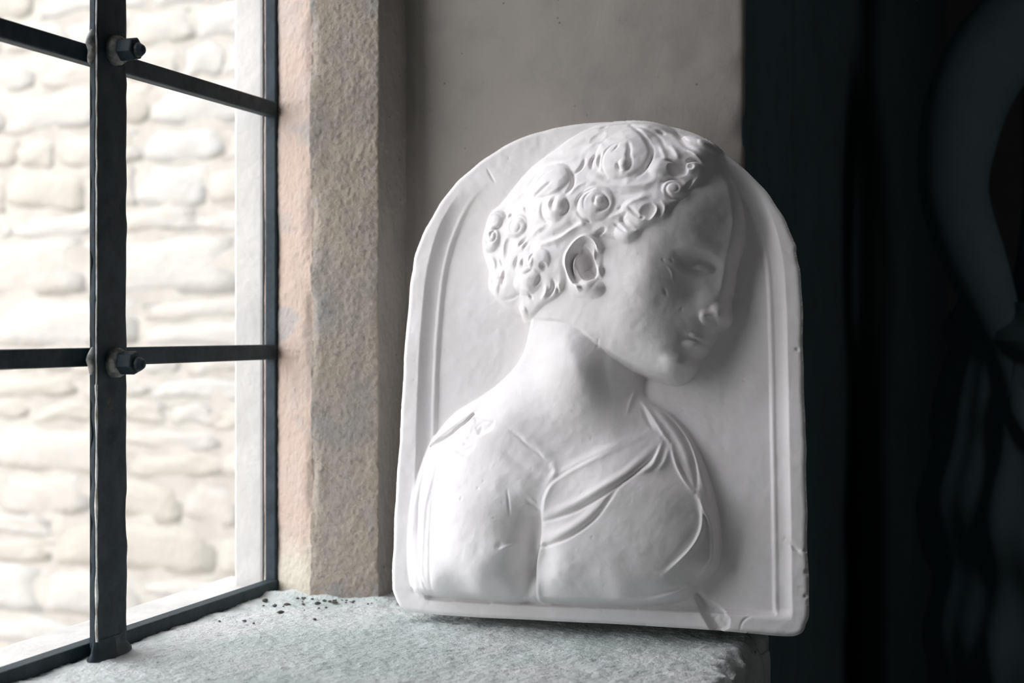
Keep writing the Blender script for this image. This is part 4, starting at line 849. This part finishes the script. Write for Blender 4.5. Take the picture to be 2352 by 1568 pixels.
    s, c = math.sin(TILT), math.cos(TILT)
    Rm = np.array([[1, 0, 0], [0, s, c], [0, -c, s]])     # rows: across, up the slab, out of its face
    org = np.array([0.36, 1.192, .05 * s]) - np.array(root.location)
    world_of = lambda L: (L * np.array([1, 1, 1]) - np.array([0, 0, RIM])) / 1000 @ Rm + org
    cu = (U[:-1, :-1] + STEP / 2)[cell]; cw = (W[:-1, :-1] + STEP / 2)[cell]
    def at(F): return F[:-1, :-1][cell]
    f_hair = at(dhair) > -.3; f_head = at(dh) > 0; f_body = at(db) > 0; f_robe = (at(drobe) > -.2) & f_body & ~f_head
    left = [(u, w) for u, w in D['sleeve']] if 'sleeve' in D else None
    cls = np.zeros(len(Qd), int)
    cls[f_body | f_head] = 1; cls[f_robe] = 3; cls[f_hair] = 2
    for k, nm, lab in ((0, 'slab', None), (1, 'bust', None), (2, 'curly_hair', None), (3, 'draped_robe', None)):
        F = Qd[cls == k]; used, inv = np.unique(F, return_inverse=True); Fi = inv.reshape(-1, 4)
        Vl = loc[used]; Nl = VN[used] @ Rm
        Vw = world_of(Vl); faces = Fi
        if k == 0:                                      # close the slab: tapering edges and a back
            nxt = {}
            for a, b_ in BE: nxt[a] = b_
            st = BE[0, 0]; loop = [st]; cur = nxt[st]
            while cur != st and len(loop) < 100000: loop.append(cur); cur = nxt[cur]
            pos = {g: i for i, g in enumerate(used)}
            L = loc[loop]; ctr = np.array([(lo[0] + hi[0]) / 2, (lo[1] + hi[1]) / 2])
            rows = [L]
            for dz, ins_ in ((-3, .3), (-12, 2.0), (-30, 7.0), (-44, 10.0), (-THICK, 13.0)):
                q = L.copy(); dirv = q[:, :2] - ctr; dirv /= np.linalg.norm(dirv, axis=1)[:, None]
                q[:, :2] -= dirv * ins_; q[:, 1] = np.maximum(q[:, 1], rows[0][:, 1].min() + 0.0) if dz == -THICK else q[:, 1]
                q[:, 2] = RIM - 2.2 + dz; rows.append(q)
            base = len(Vl); nb = len(loop)
            extra = np.concatenate([world_of(r) for r in rows]); Vw = np.concatenate([Vw, extra])
            quads = []
            for r in range(len(rows) - 1):
                i0 = base + r * nb + np.arange(nb); i1 = base + r * nb + (np.arange(nb) + 1) % nb
                quads.append(np.stack([i1, i0, i0 + nb, i1 + nb], 1))
            cen = len(Vw); Vw = np.concatenate([Vw, [world_of(np.array([[ctr[0], ctr[1], RIM - 2.2 - THICK]]))[0]]])
            iN = base + (len(rows) - 1) * nb + np.arange(nb)
            fan = np.stack([iN, np.roll(iN, -1), np.full(nb, cen), np.full(nb, cen)], 1)
            sideq = np.concatenate(quads)
            me = bpy.data.meshes.new(nm); allf = [tuple(f) for f in faces] + [tuple(f) for f in sideq[:, ::-1]] + [(int(f[1]), int(f[0]), int(f[2])) for f in fan]
            me.from_pydata(Vw.tolist(), [], allf); 
            for pgn in me.polygons: pgn.use_smooth = True
            nrm = np.zeros((len(Vw), 3)); nrm[:base] = Nl
            me.update()
            vn = np.zeros(len(Vw) * 3, np.float32); me.vertices.foreach_get('normal', vn); vn = vn.reshape(-1, 3); vn[:base] = Nl
            me.normals_split_custom_set_from_vertices(vn.tolist())
        else:
            me = raw_mesh(nm, Vw, faces); me.normals_split_custom_set_from_vertices(Nl.tolist())
        link_mesh(nm, me, M['cast'], root)
    return root
RELIEF_STEP = 0.6
build_plaque()

# ------------------------------------------------------------------ the draped statue standing in the dark part of the room
def build_statue():
    base = Vector((.80, 2.04, FLOOR))
    root = empty('plaster_statue', base)
    tag(root, 'life-size draped plaster statue standing in deep shadow right of the white plaque', 'statue')
    L = lambda p: Vector(p) - base
    # body as one skinned skeleton: (point, radius)
    J = {}; E = []
    def jt(n, p, r, par=None):
        J[n] = (L(p), r, len(J))
        if par: E.append((J[par][2], J[n][2]))
    jt('pelvis', (.82, 2.05, .18), .135)
    jt('waist', (.83, 2.06, .34), .115, 'pelvis'); jt('chest', (.84, 2.06, .52), .135, 'waist'); jt('collar', (.845, 2.06, .68), .10, 'chest')
    jt('neck', (.845, 2.05, .78), .052, 'collar'); jt('jaw', (.84, 2.03, .87), .068, 'neck'); jt('skull', (.845, 2.05, .955), .090, 'jaw'); jt('crown', (.845, 2.05, 1.00), .070, 'skull')
    jt('clav_a', (.775, 2.05, .690), .088, 'collar'); jt('shoulder_a', (.705, 2.035, .668), .072, 'clav_a'); jt('upper_a', (.655, 2.01, .570), .062, 'shoulder_a'); jt('elbow_a', (.640, 1.99, .445), .047, 'upper_a')
    jt('fore_a', (.668, 1.965, .365), .045, 'elbow_a'); jt('wrist_a', (.713, 1.94, .245), .029, 'fore_a'); jt('palm_a', (.728, 1.935, .195), .034, 'wrist_a')
    jt('clav_b', (.915, 2.065, .690), .088, 'collar'); jt('shoulder_b', (.985, 2.08, .668), .072, 'clav_b'); jt('upper_b', (1.035, 2.09, .57), .058, 'shoulder_b'); jt('elbow_b', (1.055, 2.09, .43), .046, 'upper_b')
    jt('fore_b', (1.03, 2.02, .36), .043, 'elbow_b'); jt('wrist_b', (.965, 1.93, .33), .029, 'fore_b'); jt('palm_b', (.93, 1.90, .325), .034, 'wrist_b')
    for s, dx in (('a', -.085), ('b', .085)):
        jt('hip_' + s, (.82 + dx, 2.05, .06), .095, 'pelvis'); jt('knee_' + s, (.82 + dx * 1.1, 2.02, -.32), .060, 'hip_' + s); jt('ankle_' + s, (.82 + dx * 1.1, 2.05, FLOOR + .09), .042, 'knee_' + s)
        jt('toe_' + s, (.82 + dx * 1.4, 1.91, FLOOR + .035), .034, 'ankle_' + s)
    for s, wrist, d, side in (('a', (.730, 1.932, .178), (.25, -.18, -.95), (.35, .93, -.08)), ('b', (.915, 1.885, .322), (-.75, -.62, -.15), (.1, -.3, .95))):
        d = Vector(d).normalized(); sd = Vector(side).normalized(); nrm = d.cross(sd)
        for k, ln in enumerate((.062, .074, .070, .056)):
            o = Vector(wrist) + sd * (.030 - .020 * k) + d * .022
            jt(f'f{s}{k}0', o, .0115, 'palm_' + s); jt(f'f{s}{k}1', o + d * ln * .5 + nrm * .008, .0095, f'f{s}{k}0'); jt(f'f{s}{k}2', o + d * ln * .92 + nrm * .026, .0078, f'f{s}{k}1')
        o = Vector(wrist) + sd * .036 - d * .012
        jt(f't{s}0', o, .0135, 'palm_' + s); jt(f't{s}1', o + sd * .016 + d * .030, .0105, f't{s}0'); jt(f't{s}2', o + sd * .018 + d * .055, .0085, f't{s}1')
    me = bpy.data.meshes.new('body'); me.from_pydata([v[0] for v in J.values()], E, [])
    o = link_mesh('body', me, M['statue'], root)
    sk = o.modifiers.new('skin', 'SKIN'); sk.use_smooth_shade = True; sk.branch_smoothing = .6
    for v, (p, r, i) in zip(me.skin_vertices[0].data, J.values()): v.radius = (r, r)
    me.skin_vertices[0].data[0].use_root = True
    o.modifiers.new('smooth', 'SUBSURF').levels = 2; o.modifiers['smooth'].render_levels = 2
    # face: brow, nose, eyes, mouth, ears as one modelled shell on the head, hair as a waved cap
    def blob(name, parts, mat, par):
        b = MB()
        for (cx, cy, cz, rx, ry, rz) in parts:
            n, m = 12, 16
            v = [(cx + rx * math.sin(PI * i / n) * math.cos(2 * PI * j / m), cy + ry * math.sin(PI * i / n) * math.sin(2 * PI * j / m), cz + rz * math.cos(PI * i / n)) for i in range(n + 1) for j in range(m)]
            f = [(i * m + j, (i + 1) * m + j, (i + 1) * m + (j + 1) % m, i * m + (j + 1) % m) for i in range(n) for j in range(m)]
            b.add([tuple(L(p)) for p in v], f)
        return b.build(name, mat, par, smooth=True)
    blob('face', [(.842, 1.965, .905, .055, .035, .075), (.842, 1.928, .900, .011, .018, .026), (.842, 1.934, .925, .009, .010, .022), (.842, 1.937, .866, .021, .009, .006), (.842, 1.938, .855, .018, .009, .006),
                  (.842, 1.945, .828, .022, .016, .016), (.820, 1.938, .925, .012, .006, .007), (.864, 1.938, .925, .012, .006, .007), (.820, 1.938, .942, .019, .008, .006), (.864, 1.938, .942, .019, .008, .006),
                  (.752, 2.04, .905, .010, .020, .032), (.934, 2.04, .905, .010, .020, .032)], M['statue'], root)
    P = np.zeros((40, 72, 3))
    for i in range(40):
        for j in range(72):
            a = 2 * PI * j / 72; h = i / 39 * (1.9 + .55 * (math.sin(a) > -.3) * (math.sin(a) + .3))
            r = .104 + .006 * math.sin(9 * a + 6 * h) + .004 * math.sin(17 * a - 9 * h)
            P[i, j] = (.844 + r * math.sin(h) * math.cos(a) * .95, 2.058 + r * math.sin(h) * math.sin(a), .955 + r * 1.05 * math.cos(h))
    P -= np.array(base); me = grid_mesh('hair', np.transpose(P, (1, 0, 2)), True, True); link_mesh('hair', me, M['statue'], root)
    # mantle: long hanging folds that swing round the hip in deep curved folds
    n, m = 220, 150
    P = np.zeros((n, m, 3))
    for i in range(n):
        a = 2 * PI * i / n
        for j in range(m):
            t = j / (m - 1); z = .30 - t * (.30 - FLOOR - .012)
            rx = .165 + .085 * t + .03 * math.sin(PI * min(1, t * 2.2)); ry = .150 + .080 * t
            sw = math.cos(a - 3.7)                       # folds sag on the side towards the window
            cur = z * 34 + 9 * (1 - math.cos(a - 3.7)) ; g = math.exp(-((z + .06) / .20) ** 2)
            f = g * .011 * math.sin(cur) + (1 - .7 * g) * (.009 * math.sin(15 * a + 2.2 * math.sin(3 * t) + .5 * math.sin(2 * a)) + 0.005 * math.sin(29 * a + 5 * t))
            f *= min(1, .25 + t * 5)
            P[i, j] = (.82 + (rx + f) * math.cos(a), 2.05 + (ry + f) * math.sin(a), z)
    P -= np.array(base); link_mesh('mantle', grid_mesh('mantle', P, True, True), M['statue'], root)
    # roll of cloth round the waist
    P = np.zeros((120, 28, 3))
    for i in range(120):
        a = 2 * PI * i / 120; R0 = .150 + .01 * math.sin(3 * a)
        for j in range(28):
            c = 2 * PI * j / 27; r = .036 + .006 * math.sin(4 * c + 5 * a)
            P[i, j] = (.82 + (R0 + r * math.cos(c)) * math.cos(a), 2.05 + (R0 * .93 + r * math.cos(c)) * math.sin(a), .285 + .035 * math.cos(a - 1) + r * 1.2 * math.sin(c))
    P -= np.array(base); link_mesh('mantle_roll', grid_mesh('mantle_roll', P, True, True), M['statue'], root)
build_statue()
